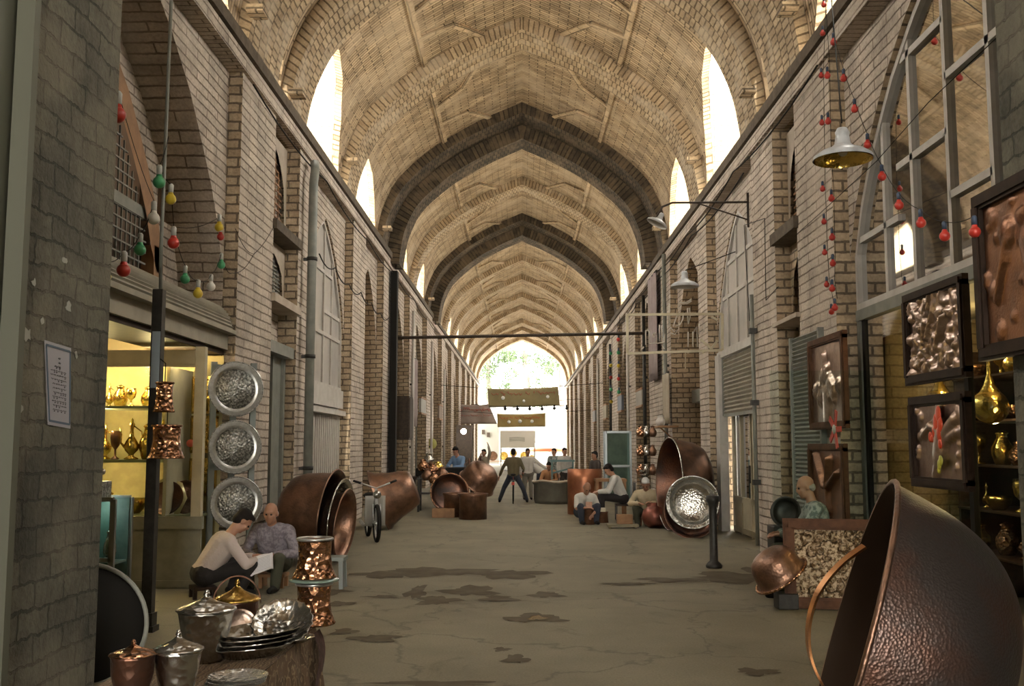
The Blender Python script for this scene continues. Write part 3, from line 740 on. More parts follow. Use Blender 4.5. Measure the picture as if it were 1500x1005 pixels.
def disc_tray(label, loc, r, rot, group=None, face='tray'):
    t = thing('engraved_tray', label, 'tray', loc, rot, group)
    lath('engraved_face', [(0, .006), (r*.715, .006), (r*.715, .002), (0, .004)], face, t, 48)
    lath('rim', [(r*.71, .004), (r*.715, .012), (r*.74, .010), (r*.78, .022), (r*.83, .020), (r*.97, .022), (r, .020), (r*.99, .012), (r*.8, .01), (r*.72, .0), (r*.71, .0)], 'trayrim', t, 48)
    m = MB(); m.M = Matrix.Translation((0, 0, .021)); m.tube([(r*.97*math.cos(2*PI*k/48), r*.97*math.sin(2*PI*k/48), 0) for k in range(48)], .005, 6, closed=True)
    m.build('bead', M['tray'], t)
    return t
def face_dir(loc, n):      # rotation so that local +Z looks along n, local Y stays up
    n = Vector(n).normalized(); q = n.to_track_quat('Z', 'Y'); return q.to_euler()
# ================================================================== left side
GW = {}
def wire(pts, r=.004, nm='hanging_wire', label='thin dark wire', cat='wire', sag=0, mt='black'):
    out = []
    for a, b in zip(pts, pts[1:]):
        a, b = Vector(a), Vector(b)
        for k in range(8):
            t = k/8; p = a.lerp(b, t); p.z -= sag*4*t*(1-t); out.append(p)
    out.append(Vector(pts[-1])); m = MB(); m.tube(out, r, 5); return m.build(nm, M[mt], label=label, cat=cat)
s = LSEG[1]; X = XW+.62      # inner plane of the first left arch
# lattice window, timber arch board and brick behind
m = MB(); wn[0] += 1
yA, yB = 7.2, 11.15; seg2 = ('a', 7.0, 11.3, 3.6, 5.75)
for k in range(int((yB-yA)/.125)):
    y = yA+k*.125; m.bar((-X+.1, y, 3.3), (-X+.1, y, archz(seg2, y)), .018, .018)
for k in range(19):
    z = 3.4+k*.125; a, b = yA, yB
    while archz(seg2, a) < z and a < 9.15: a += .04
    while archz(seg2, b) < z and b > 9.15: b -= .04
    if b > a: m.bar((-X+.1, a, z), (-X+.1, b, z), .018, .018)
for z, h in ((3.35, .12), (4.15, .13)): m.box((-X+.06, yA, z), (-X+.12, yB, z+h))
for y in (8.0, 9.9): m.box((-X+.06, y-.05, 3.3), (-X+.13, y+.05, 5.5))
m.build('window_%d' % wn[0], M['greypaint'], kind='structure')
m = MB(); n = 24
for k in range(n):       # timber arch board
    f = lambda q: (6.75+(11.6-6.75)*q)
    a, b = f(k/n), f((k+1)/n); o_ = ('a', 6.75, 11.6, 3.7, 6.15)
    za, zb = archz(o_, a), archz(o_, b); ia = archz(seg2, max(7.0, min(11.3, a))) ; ib = archz(seg2, max(7.0, min(11.3, b)))
    m.quad([(-X+.15, a, min(ia, za)), (-X+.15, b, min(ib, zb)), (-X+.15, b, zb), (-X+.15, a, za)])
m.box((-X, 11.3, 2.8), (-X+.15, 11.55, 3.9)); m.build('trim_arch_board', M['oldwood'], kind='structure')
m = MB(); n = 24
for k in range(n):
    a, b = 6.75+4.85*k/n, 6.75+4.85*(k+1)/n; za, zb = archz(('a', 6.75, 11.6, 3.7, 6.15), a), archz(('a', 6.75, 11.6, 3.7, 6.15), b); zs = lambda y: max(archz(s, min(max(y, 6.56), 12.39)), 3.7)
    m.quad([(-X+.05, a, za), (-X+.05, b, zb), (-X+.05, b, zs(b)+.02), (-X+.05, a, zs(a)+.02)])
m.box((-X, 11.55, 2.9), (-X+.05, 12.4, 4.3)); m.box((-X, 6.5, 2.9), (-X+.05, 6.9, 4.3)); m.build('wall_infill', M['wall'], kind='structure')
m = MB(); m.quad([(-X-.5, 6.4, 3.0), (-X-.5, 12.5, 3.0), (-X-.5, 12.5, 6.8), (-X-.5, 6.4, 6.8)]); m.quad([(-X, 6.4, 6.8), (-X, 12.5, 6.8), (-X-.5, 12.5, 6.8), (-X-.5, 6.4, 6.8)])
for y in (6.45, 12.45): m.quad([(-X, y, 3), (-X-.5, y, 3), (-X-.5, y, 6.8), (-X, y, 6.8)])
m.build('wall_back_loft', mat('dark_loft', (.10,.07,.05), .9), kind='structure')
# shop room
m = MB(); m.quad([(-6.6, 6.5, 0), (-6.6, 12.4, 0), (-6.6, 12.4, 3.3), (-6.6, 6.5, 3.3)]); m.quad([(-6.6, 6.5, 0), (-3.8, 6.5, 0), (-3.8, 6.5, 3.0), (-6.6, 6.5, 3.0)]); m.quad([(-6.6, 12.38, 0), (-3.78, 12.38, 0), (-3.78, 12.38, 3.2), (-6.6, 12.38, 3.2)])
m.build('wall_shop', mat('shop_plaster', (.30,.25,.15), .9), kind='structure')
m = MB(); m.box((-6.6, 6.5, 3.02), (-X+.1, 12.4, 3.1)); m.build('ceiling_shop', M['darkwood'], kind='structure')
# rolled shutter housing over the shop
t = thing('shutter_housing', 'long ribbed metal shutter housing above the yellow lit shop', 'shutter housing', (-3.95, 9.5, 3.02))
m = MB(); n = 36; y0, y1 = -2.9, 2.85
prof = []
for k in range(n+1):
    a = PI/2*k/n; q = .33+(.012 if k % 3 == 0 else -.008); prof.append((math.cos(a)*q, math.sin(a)*q*1.05))
for (a, c), (b, d) in zip(prof, prof[1:]): m.quad([(a, y0, c), (a, y1, c), (b, y1, d), (b, y0, d)])
m.face([m.V((p[0], y1, p[1])) for p in prof]+[m.V((0, y1, 0))]); m.build('ribbed_cover', M['shutter'], t)
m = MB(); m.box((.0, y0, -.24), (.27, y1, -.03)); m.box((.2, y0, -.05), (.38, y1, .0)); m.build('lintel_panel', M['shutter'], t)
m = MB(); m.box((-.4, y0, -.30), (.22, y1, -.24)); m.build('soffit', M['darkwood'], t)
# dark post with thin pipe above
t = thing('iron_post', 'tall dark iron post standing before the yellow lit shop', 'post', (-3.24, 8.77, 0))
m = MB(); m.box((-.045, -.045, 0), (.045, .045, 2.98)); m.build('post', M['iron'], t)
m = MB(); m.box((-.075, -.075, 0), (.075, .075, .05)); m.box((-.06, -.06, .05), (.06, .06, .16)); m.build('base', M['iron'], t)
m = MB(); m.tube([(.01, .0, 2.95), (.0, .0, 3.4), (.02, 0, 7.5)], .017, 8); m.build('pipe', M['greypaint'], t)
m = MB(); m.box((-.03, -.055, 2.1), (.04, -.046, 2.6)); m.build('plate', mat('pale_blue_paint', (.30,.36,.40), .5), t)
# glazed showcase facing the street
t = thing('showcase', 'cream showcase facing us, filled with brass pots under warm light', 'showcase', (-4.5, 11.32, 0))
cx = -4.5
m = MB(); m.box((-5.4-cx, 0, 0), (-3.62-cx, .05, .66)); m.box((-5.4-cx, -.03, .66), (-3.60-cx, .05, .80)); m.box((-5.4-cx, -.02, .02), (-3.6-cx, .02, .09)); m.build('base_panel', mat('drab_paint', (.24,.23,.17), .6, c2=(.20,.19,.14)), t)
m = MB(); m.box((-3.73-cx, -.03, .8), (-3.62-cx, .06, 2.72)); m.box((-5.4-cx, -.022, 2.52), (-3.735-cx, .05, 2.68)); m.box((-5.4-cx, .0, 2.49), (-3.73-cx, .05, 2.52)); m.build('frame', M['cream'], t)
m = MB(); m.quad([(-5.4-cx, .02, .8), (-3.73-cx, .02, .8), (-3.73-cx, .02, 2.5), (-5.4-cx, .02, 2.5)]); m.build('pane', M['glass'], t)
m = MB(); m.quad([(-5.4-cx, .95, 0), (-3.7-cx, .95, 0), (-3.7-cx, .95, 2.7), (-5.4-cx, .95, 2.7)]); m.build('back_panel', mat('showcase_back', (.50,.42,.20), .8, c2=(.42,.35,.17)), t)
for z, a in ((2.05, -4.12), (1.43, -4.12), (.80, -3.73)):
    m = MB(); m.box((-5.4-cx, .15, z-.03), (a-cx, .9, z)); m.build('shelf', mat('green_shelf', (.17,.19,.10), .4), t)
m = MB(); m.box((-4.1-cx, .1, .8), (-4.06-cx, .9, 2.5)); m.build('divider', M['cream'], t)
m = MB(); m.M = Matrix.Translation((0, .3, 2.55)); m.tube([(-.75, 0, 0), (.6, 0, 0)], .02, 8); m.build('light_tube', M['lamp_yellow'], t)
for x in (-5.0, -4.3): plight((x, 11.55, 2.42), 14, (1,.74,.34), .05)
plight((-5.0, 9.3, 2.6), 10, (1,.74,.36), .1)
plight((-4.9, 11.7, 1.9), 6, (1,.74,.34), .04); plight((-4.9, 11.7, 1.25), 5, (1,.74,.34), .04)
kinds = ['ewer', 'jar', 'jar', 'ewer', 'gob', 'jar']
r_ = random.Random(3)
ords = ['first', 'second', 'third', 'fourth', 'fifth', 'sixth', 'seventh', 'eighth', 'ninth', 'tenth', 'eleventh', 'twelfth']
for row, (z, hs, ks) in enumerate(((2.05, .32, 'JEJGJJ'), (1.43, .52, 'JEGEJE'), (.80, .36, 'BJBJ'))):
    rn = ('upper', 'middle', 'bottom')[row]
    for k, c in enumerate(ks):
        x = -5.12+k*(.17 if row < 2 else .27); y = 11.32+r_.uniform(.3, .6); h = hs*r_.uniform(.8, 1.0); mt = r_.choice(['brass', 'gold', 'oldcopper', 'brass'])
        kind = {'E': 'long-necked ewer', 'J': 'round-bellied jar', 'G': 'stemmed goblet', 'B': 'open bowl'}[c]
        lb = '%s %s, %s from the left on the %s shelf of the showcase' % ('brass' if mt != 'oldcopper' else 'copper', kind, ords[k], rn)
        g = 'brassware on the %s shelf of the showcase' % rn
        if c == 'E': ewer(lb, (x, y, z), h, mt, .9, g, rot=PI*(k % 2))
        elif c == 'J': simple('jar', lb, 'jar', (x, y, z), jar(h*.85, .085+.02*(row == 1)), mt, g)
        elif c == 'G': simple('goblet', lb, 'goblet', (x, y, z), goblet(h*.8, .06), mt, g)
        else: simple('bowl', lb, 'bowl', (x, y, z), bowlp(.13, h*.5), mt, g)
def relief_panel(label, loc, w, h, rot, kind, mt, frame='darkwood', fw=.06, group=None, seed=1, tint=None, name='relief_picture', lift=.02, lean=0):
    """framed hammered metal relief; local x right, z up, faces -Y"""
    t = thing(name, label, 'picture', loc, rot if isinstance(rot, (tuple, Euler)) else (0, 0, rot), group)
    m = MB()
    for a, b in (((-w/2, 0), (-w/2, h)), ((w/2, 0), (w/2, h))): m.box((a[0]-fw/2, -.03, 0), (a[0]+fw/2, .02, h)); m.box((a[0]-fw*.28, -.045, fw*.3), (a[0]+fw*.28, -.03, h-fw*.3))
    for z in (0, h): m.box((-w/2-fw/2, -.03, z-fw/2), (w/2+fw/2, .02, z+fw/2)); m.box((-w/2, -.045, z-fw*.28), (w/2, -.03, z+fw*.28))
    m.build('frame', M[frame], t)
    r = random.Random(seed); iw, ih = w-fw, h-fw; sh = []
    if kind == 'flowers':
        for k in range(150): sh.append(('b', r.uniform(-.5, .5), r.uniform(0, 1), r.uniform(.022, .055), r.uniform(.5, 1)))
        for k in range(9):
            x, z, a = r.uniform(-.4, .4), r.uniform(.1, .9), r.uniform(.4, 2.8); sh.append(('s', x, z, x+.3*math.cos(a), z+.3*math.sin(a)*w/h, .02, 1.2))
    elif kind == 'scroll':
        for k in range(70):
            x, z = r.uniform(-.5, .5), r.uniform(0, 1); sh.append(('r', x, z, r.uniform(.02, .045), .9))
        for k in range(110): sh.append(('b', r.uniform(-.5, .5), r.uniform(0, 1), r.uniform(.008, .016), .9))
    elif kind == 'bird':
        sh += [('s', .02, .30, .08, .62, .13, 1.1), ('s', .1, .62, -.12, .72, .05, 1.1), ('s', -.12, .72, -.3, .58, .04, .9), ('s', .0, .3, -.08, .03, .06, .8), ('s', .1, .55, .34, .78, .07, 1.0), ('s', .12, .5, .4, .62, .05, .9), ('s', .0, .7, .05, .98, .07, .7)]
        for k in range(22): sh.append(('s', .02+.010*k-.1, .2+.022*k, .2+.008*k-.1, .22+.02*k+.02, .008, .8))
        for k in range(16): sh.append(('b', r.choice([-1, 1])*r.uniform(.3, .5), r.uniform(0, 1), r.uniform(.03, .06), .5))
    elif kind == 'bouquet':
        for k in range(20): a = r.uniform(0, 6.28); q = r.uniform(.1, .38); sh.append(('b', q*math.cos(a), .48+q*.62*math.sin(a), r.uniform(.06, .1), 1.1))
        sh += [('s', 0, .05, .0, .35, .12, 1.0), ('s', -.02, .6, -.05, .86, .035, 1), ('s', 0, .55, .22, .25, .03, .8), ('s', 0, .55, -.26, .25, .03, .8)]
    elif kind == 'feather':
        sh += [('s', -.05, .45, -.3, .95, .03, 1.5), ('s', .05, .45, .12, .88, .035, 1.5), ('s', .05, .45, .34, .68, .03, 1.3), ('s', 0, .45, .05, .1, .06, 1)]
    elif kind == 'portrait':
        sh += [('b', .15, .62, .20, 1.2), ('b', .3, .42, .16, 1), ('b', -.2, .75, .1, .8), ('b', .2, .2, .2, 1), ('s', -.35, .3, -.2, .7, .03, .7), ('s', .0, .82, .35, .88, .06, 1)]
        for k in range(25): sh.append(('b', r.uniform(-.5, .5), r.uniform(0, 1), r.uniform(.03, .07), .5))
    asp = h/w
    def hh(u, v):
        x, z = u-.5, v; q = 0
        for s_ in sh:
            if s_[0] == 'b':
                d = math.hypot(x-s_[1], (z-s_[2])*asp)
                if d < s_[3]: q = max(q, s_[4]*math.sqrt(1-(d/s_[3])**2)*(.85+.15*math.cos(5*math.atan2(x-s_[1], z-s_[2]))))
            elif s_[0] == 'r':
                d = math.hypot(x-s_[1], (z-s_[2])*asp); e = abs(d-s_[3])
                if e < .011: q = max(q, s_[4]*math.sqrt(1-(e/.011)**2))
            else:
                ax, az, bx, bz = s_[1], s_[2]*asp, s_[3], s_[4]*asp; dx, dz = bx-ax, bz-az; l2 = dx*dx+dz*dz
                tt = max(0, min(1, ((x-ax)*dx+(z*asp-az)*dz)/l2)); d = math.hypot(x-ax-dx*tt, z*asp-az-dz*tt)
                if d < s_[5]: q = max(q, s_[6]*math.sqrt(1-(d/s_[5])**2))
        return q*lift
    m = MB(); nu = 60; nv = int(60*min(asp, 1.9)) if asp > 1 else int(60*asp)
    if kind == 'scroll': nu = 150; nv = 96
    if w < .4: nu = 26; nv = 34
    m.grid(lambda u, v: (-iw/2+iw*u, .0-hh(u, v), fw/2+ih*v), nu, max(nv, 20))
    m.build('relief_sheet', M[mt], t)
    m = MB(); m.box((-w/2, .005, 0), (w/2, .018, h)); m.build('backing_board', M['darkwood'], t)
    return t
for k, (z, kd) in enumerate(((2.0, 'bouquet'), (1.52, 'flowers'), (1.0, 'bouquet'))):
    relief_panel('small framed gilt relief on the showcase back wall, %s of three' % ('topmost', 'middle one', 'lowest')[k], (-3.90, 12.22, z), .30, .42, 0, kd, 'gold', 'brass', .035, 'gilt panels in the showcase', 20+k, lift=.03)
t = thing('octagonal_tray', 'pale octagonal tray propped inside the showcase behind the post', 'tray', (-4.17, 11.75, .98), (R(80), 0, 0))
m = MB(); m.sm = False; m.lathe([(0, 0), (.24, 0), (.25, .012), (.18, .008), (0, .008)], 8); m.build('plate', mat('pale_brass', (.60,.52,.28), .35, .7), t)
m = MB(); m.M = Matrix.Translation((0, 0, .02)); m.tube([(.09*math.cos(2*PI*k/20), .09*math.sin(2*PI*k/20), 0) for k in range(20)], .012, 6, closed=True); m.build('ring', M['iron'], t)
simple('platter', 'dark copper platter leaning behind the post in the bottom of the showcase', 'platter', (-4.12, 11.65, .98), shell([(0, 0), (.14, 0), (.17, .02), (.2, .05)]), 'oldcopper', rot=(R(75), 0, 0))
simple('platter', 'dark fluted platter leaning right of the post in the bottom of the showcase', 'platter', (-3.98, 11.85, .98), shell([(0, 0), (.14, 0), (.17, .02), (.2, .05)]), 'oldcopper', rot=(R(75), 0, R(15)), wav=(16, .02))
m = MB(); m.M = Matrix.Translation((-3.86, 11.6, 1.62)) @ Matrix.Rotation(R(90), 4, 'X'); m.lathe([(0, 0), (.045, 0), (.045, .006), (0, .008)], 20); m.build('round_sticker', mat('red_sticker', (.55,.10,.06), .6), label='small round red sticker on the showcase glass', cat='sticker')
# hammered copper pots hanging on the post
for (px, py, rr_, h, lb) in ((240, 604, .09, .27, 'dark hammered copper pot hanging on the post, the narrower upper one'), (243, 672, .15, .30, 'flared hammered copper pot hanging on the post below the narrower pot')):
    p = aY(px, py, 8.7); pot = hammered_vase('copper_pot', lb, p, rr_, h, 'copperhot', True, 'copper pots hung on the post')
    m = MB(); m.tube([(0, 0, h), (.0, 0, h+.16), Vector((-3.19, 8.72, p.z+h+.2))-p], .005, 5); m.build('cord', M['black'], pot)
# small glass cabinet low on the left
t = thing('glass_cabinet', 'small aluminium framed glass cabinet beside the brick pier', 'cabinet', (-4.05, 9.45, 0))
m = MB(); x0, x1 = -.32, .28; zt = 1.1
for x in (x0, -.02, x1):
    for y in (-.2, .2): m.box((x-.025, y-.02, .0), (x+.025, y+.02, zt))
for z in (.02, .55, zt): 
    for y in (-.2, .2): m.box((x0, y-.02, z-.02), (x1, y+.02, z+.02))
m.build('frame', mat('aluminium', (.25,.27,.27), .35, .8), t)
m = MB(); m.quad([(x0, -.2, 0), (x1, -.2, 0), (x1, -.2, zt), (x0, -.2, zt)]); m.build('pane', M['greenglass'], t)
m = MB(); m.box((x0, -.15, .5), (x1, .15, .52)); m.box((x0, .17, 0), (x1, .19, zt)); m.build('shelf', mat('sea_green', (.09,.15,.13), .5, c2=(.06,.11,.095)), t)
for k in range(4): simple('silver_pot', 'small silver pot inside the glass cabinet, %s from the left' % ords[k], 'pot', (-4.27+.14*k, 9.4, .52 if k % 2 else .04), jar(.3 if k % 2 else .4, .06), 'silver', 'silver pots in the glass cabinet')
plight((-4.05, 9.38, 1.0), 1.2, (.8,1,.9), .03)
t = thing('ornament_box', 'box of bright silver and brass ornaments on top of the glass cabinet', 'box', (-4.12, 9.4, 1.1))
m = MB(); m.box((-.2, -.15, 0), (.2, .15, .16)); m.build('box', M['tray'], t)
for k in range(8): m = MB(); m.ball((-.17+.05*k, -.05+.03*(k % 3), .18+.01*k), .03, 10, 6); m.build('ornament', M['silver' if k > 2 else 'gold'], t)
# three engraved trays
n_ = Vector((.50, -.86, .03))
for k, (px, py, r) in enumerate(((345, 570, .335), (344, 655, .32), (346, 737, .315))):
    p = aY(px, py, 11.95); disc_tray('large engraved silver tray on the doorpost, %s of three' % ('top one', 'middle one', 'lowest')[k], p, r, face_dir(p, n_), 'engraved trays hung in a column')
m = MB(); m.M = Matrix.Translation((-3.50, 12.05, 0)) @ Matrix.Rotation(R(30), 4, 'Z')
for x in (-.24, 0, .24): m.box((x-.035, 0, 0), (x+.035, .05, 2.6))
for z in (.3, 1.3, 2.5): m.box((-.27, .0, z), (.27, .04, z+.07))
m.build('folded_door_leaf', mat('blue_grey_paint', (.20,.22,.21), .5), label='blue grey folded door leaf behind the engraved trays', cat='door leaf')
# downpipe
p0 = aX(440, 690, -3.45); p1 = aX(449, 240, -3.45)
t = thing('downpipe', 'grey vertical drainpipe beside the tall white arched window', 'pipe', (-3.44, 16.05, 0))
m = MB(); m.tube([(0, 0, .1), (0, 0, 5.9), (-.0, .1, 6.15), (-.03, .2, 6.3)], .075, 12); m.build('pipe', M['greypaint'], t)
for z in (1.2, 3.0, 4.6): m = MB(); m.tube([(0, 0, z), (0, 0, z+.06)], .09, 12); m.box((-.14, -.02, z), (0, .02, z+.05)); m.build('bracket', M['iron'], t)
# wall cabinet and black post further on
t = thing('meter_box', 'brown metal meter box fixed high on the left wall', 'box', (-3.42, 29.0, 1.75))
m = MB(); m.box((-.18, -.5, 0), (.18, .5, 1.25)); m.build('box', M['rust'], t); m = MB(); m.box((.18, -.45, .05), (.2, .45, 1.2)); m.build('door', M['rust'], t)
m = MB(); m.box((-3.56, 26.6, 0), (-3.38, 26.9, 6.3)); m.build('black_post', M['black'], label='tall black post against the left wall before the meter box', cat='post')
# tie rod
a, b = aY(577, 495, 28), aY(955, 488, 28)
m = MB(); m.tube([(-3.62, 28, a.z), (3.62, 28, b.z)], .045, 8); m.build('tie_rod', M['rust'], label='rusty iron tie rod crossing the passage between both walls', cat='rod')
# paper notice on the near brick pier
c = [aX(65, 498, -2.742), aX(104, 510, -2.742), aX(103, 628, -2.742), aX(70, 622, -2.742)]
t = thing('paper_notice', 'taped paper notice with blue border on the near brick pier', 'notice', ((c[0]+c[2])/2))
o_ = (c[0]+c[2])/2
m = MB(); f = [p-o_ for p in c]; m.quad(f); m.build('sheet', mat('grey_paper', (.34,.32,.34), .8), t, solid=.002)
m = MB(); e = Vector((.004, 0, 0)); g = [lerp(q, Vector((0,0,0)), .10)+e for q in f]
for k in range(4): m.bar(g[k], g[(k+1) % 4], .012, .003, up=(1,0,0))
m.build('border', mat('blue_ink', (.06,.09,.13), .6), t)
m = MB(); r = random.Random(8)
def npt(u, v): return lerp(lerp(g[0], g[1], u), lerp(g[3], g[2], u), v)+e*.5
for row in range(13):
    v = .14+row*.058; u = .8-(.25 if row < 3 else 0)
    while u > .2+(.25 if row < 3 else 0):
        l = r.uniform(.05, .14); pts = [npt(u-l*q/4, v+.008*math.sin(q*2+row+u*20)) for q in range(5)]
        m.tube(pts, .0022 if row > 2 else .004, 4); 
        if r.random() < .5: m.ball(npt(u-l*.5, v+.022), .004, 5, 4)
        u -= l+.04
m.build('handwriting', mat('grey_ink', (.12,.11,.12), .7), t)
m = MB()
r = random.Random(2)
for k, (px, py, sz) in enumerate(((95, 382, .03), (40, 490, .04), (100, 450, .035), (62, 470, .022), (50, 415, .03), (30, 600, .025), (112, 520, .022))):
    p = aX(px, py, -2.745); m = MB(); q = [p+Vector((0, r.uniform(-1, 1)*sz, r.uniform(-1, 1)*sz)) for _ in range(3)]
    m.face([m.V(p+Vector((0, math.cos(q*.7)*sz*r.uniform(.4, 1.5), math.sin(q*.7)*sz*r.uniform(.4, 1.3)))) for q in range(9)])
    m.build('paper_scrap', mat('torn_paper', (.32,.31,.27), .9) if k == 0 else bpy.data.materials['torn_paper'], label='torn pale paper scrap on the near brick pier, %s from the top' % ords[[1, 4, 3, 2, 0, 6, 5].index(k) if False else [1, 4, 2, 3, 0, 6, 5][k]] if False else ['torn triangular paper scrap on the pier, high and to the right', 'long torn paper scrap on the pier left of the notice top', 'curled paper scrap on the pier just above the notice', 'small paper scrap on the pier left of the curled scrap', 'topmost left torn paper scrap on the near pier', 'torn scrap on the pier left of the notice foot', 'narrow torn scrap on the pier right of the notice'][k], cat='paper scrap', solid=.003)
# coloured bulbs
def bulb(px, py, Y, r, col, label, group, sock='white'):
    p = aY(px, py, Y)
    if 'bulb_'+col not in M:
        M['bulb_'+col] = mat('bulb_'+col, {'red': (.42,.03,.02), 'green': (.05,.28,.12), 'yellow': (.55,.40,.03), 'white': (.55,.52,.45)}[col], .35)
        M['sock_white'] = mat('sock_white', (.45,.45,.42), .5); M['sock_blue'] = mat('sock_blue', (.03,.05,.09), .5)
    t = thing('light_bulb', label, 'bulb', p, 0, group)
    m = MB(); m.ball((0, 0, 0), r, 14, 10); m.lathe([(r*.6, r*.7), (r*.42, r*1.3)], 12); m.build('globe', M['bulb_'+col], t)
    m = MB(); m.lathe([(0, r*1.25), (r*.45, r*1.25), (r*.48, r*2.6), (r*.25, r*2.9), (0, r*2.9)], 10); m.build('socket', M['sock_'+sock], t)
    return p+Vector((0, 0, r*2.8))
LB = [(172, 168, 6.9, .06, 'red', 'large red bulb hanging closest, in front of the near brick pier'),
 (233, 267, 8.7, .055, 'green', 'green bulb, highest on the left string beside the pipe'), (250, 292, 8.9, .05, 'yellow', 'yellow bulb just below the highest green one'),
 (225, 320, 8.7, .055, 'white', 'white bulb before the lattice window'), (205, 366, 8.6, .052, 'green', 'green bulb above the shutter housing'),
 (254, 356, 9.2, .055, 'red', 'red bulb on the left string right of the pipe'), (181, 396, 8.4, .058, 'red', 'red bulb lowest on the left string, at the housing'),
 (154, 406, 8.2, .05, 'yellow', 'yellow bulb peeping out beside the near brick pier'), (321, 333, 11.8, .055, 'yellow', 'yellow bulb directly above a red one on the whitewashed arch'),
 (323, 347, 11.8, .045, 'red', 'red bulb touching the yellow one above it'), (324, 388, 11.8, .05, 'green', 'green bulb on the whitewashed pier below the red one'),
 (271, 409, 10.2, .05, 'green', 'green bulb over the middle of the shutter housing'), (290, 430, 10.5, .052, 'yellow', 'yellow bulb over the right end of the shutter housing'),
 (309, 420, 11.2, .05, 'white', 'clear white bulb near the end of the housing')]
ends = [bulb(*q, 'coloured bulbs strung before the left shop') for q in LB]
wire([aY(165, 60, 7.2), ends[0]], .004, label='thin wire carrying the closest large red bulb')
wire([ends[0], ends[3], ends[4]], .003, label='wire from the nearest red bulb to the white one', sag=.05)
wire([aY(247, 200, 8.75), ends[1], ends[2], ends[5]], .004, label='wire linking the highest green, yellow and red bulbs', sag=.03)
wire([ends[7], ends[6], ends[4], ends[3]], .004, label='wire linking the low bulbs beside the near pier', sag=.04)
wire([ends[5], ends[11], ends[12], ends[13], ends[10]], .004, label='wire linking the bulbs over the shutter housing', sag=.05)
wire([ends[5], aX(318, 320, -3.62), ends[8]], .004, label='wire reaching the yellow bulb on the whitewashed arch', sag=.05)
wire([aX(345, 335, -3.58), aX(372, 372, -3.58), aX(340, 400, -3.58), ends[10]], .004, label='loose wire looping over the whitewashed pilaster', sag=.08)
wire([aX(372, 372, -3.58), aX(415, 300, -3.58)], .004, label='wire running from the pilaster to the downpipe', sag=.1)
# ================================================================== table of wares, cauldrons and the two men
TZ = .45
t = thing('display_table', 'low table under a brown patterned cloth heaped with silverware', 'table', (-2.1, 5.4, 0))
m, nt, b = nodes('patterned_cloth')
ob = nt.nodes.new('ShaderNodeTexCoord').outputs['Object']
w1 = nt.nodes.new('ShaderNodeTexWave'); w1.inputs['Scale'].default_value = 9; w1.inputs['Distortion'].default_value = 9; w1.inputs['Detail'].default_value = 3; L(nt, ob, w1.inputs['Vector'])
L(nt, ramp(nt, w1.outputs['Fac'], [(.25, (.09,.055,.03)), (.5, (.26,.19,.11)), (.75, (.13,.08,.045))]), b.inputs['Base Color']); b.inputs['Roughness'].default_value = .95
bump(nt, b, w1.outputs['Fac'], .3, .01)
CL = m
m = MB(); x0, x1, y0, y1 = .06, .78, -1.35, 1.08; n = 60
def drop(p, k):
    q = math.sin(k*1.9)*.018+math.sin(k*.7)*.02; return q
per = [(x1, y0+(y1-y0)*k/n) for k in range(n+1)]
m.grid(lambda u, v: (x0+(x1-x0)*u, y0+(y1-y0)*v, TZ+.003*math.sin(u*17)*math.sin(v*23)), 20, 26)
m.grid(lambda u, v: (x1+.004+v*.05+(math.sin(u*46)*.022+math.sin(u*19)*.02)*v, y0+(y1-y0)*u, TZ-(TZ-.03)*v), 90, 10)
m.grid(lambda u, v: (x1-(x1-x0)*u, y1+v*.04+math.sin(u*38)*.02*v, TZ-(TZ-.03)*v), 60, 8)
m.build('cloth', CL, t)
m = MB(); m.box((x0+.03, y0+.03, TZ-.04), (x1-.03, y1-.03, TZ-.006)); m.build('tabletop', M['darkwood'], t)
for x in (x0+.08, x1-.1):
    for y in (y0+.1, y1-.1): m = MB(); m.box((x-.03, y-.03, 0), (x+.03, y+.03, TZ-.04)); m.build('leg', M['darkwood'], t)
m = MB(); m.grid(lambda u, v: (x1+.02+.02*math.sin(v*5)+.05*v, y1-.16+.2*u+.03*math.sin(v*7), TZ-.02-(TZ-.05)*v+.0), 8, 10); m.build('border_band', cloth('dark_border', (.05,.022,.018), (.10,.05,.04), 20), t)
def T(px, pyb, z=TZ): return aZ(px, pyb, z)
pb = T(300, 968); lidded_pot('silver_bucket', 'large lidded silver bucket, the taller one at the back left of the table', pb, .148, .265, 'silver', 'silver', lidh=.10)
pb = T(258, 1032); lidded_pot('silver_bucket', 'smaller lidded silver bucket at the front edge of the table', pb, .105, .235, 'silver', 'silver', lidh=.085)
pb = T(346, 920); lidded_pot('copper_pot', 'lidded copper pot with a tall hoop handle behind the silver bucket', pb, .138, .17, 'oldcopper', 'brass', lidh=.125, belly=.2, foot=.7, hoop=True, name2='pot', rot=.25)
pb = T(192, 1040); lidded_pot('copper_goblet', 'lidded copper pot, leftmost ware on the table', pb, .095, .235, 'oldcopper', 'copperhot', lidh=.06, foot=.5, belly=.1, name2='pot')
p = T(366, 962)
platp = shell([(0, 0), (.11, 0), (.15, .02), (.19, .05), (.215, .062)], .006)
for k, (lab, sx) in enumerate((('lowest oval scalloped silver platter of the middle stack', 1.0), ('second oval scalloped silver platter of the middle stack', .97), ('third oval scalloped silver platter of the middle stack', 1.0), ('topmost oval silver platter of the middle stack', 1.03))):
    simple('silver_platter', lab, 'platter', p+Vector((.015*k, .01*k, .028*k)), platp, 'silver', 'silver platters stacked on the table', 48, rot=(R(-2+k), R(-3), R(14+5*k)), wav=(14, .03), sx=1.12*sx, sy=.82)
simple('silver_dish', 'wide fluted silver dish tilted up behind the platter stack', 'dish', p+Vector((.13, .20, .12)), shell([(0, 0), (.10, 0), (.13, .025), (.17, .055)], .006), 'silver', None, 48, rot=(R(38), R(6), 0), wav=(18, .035))
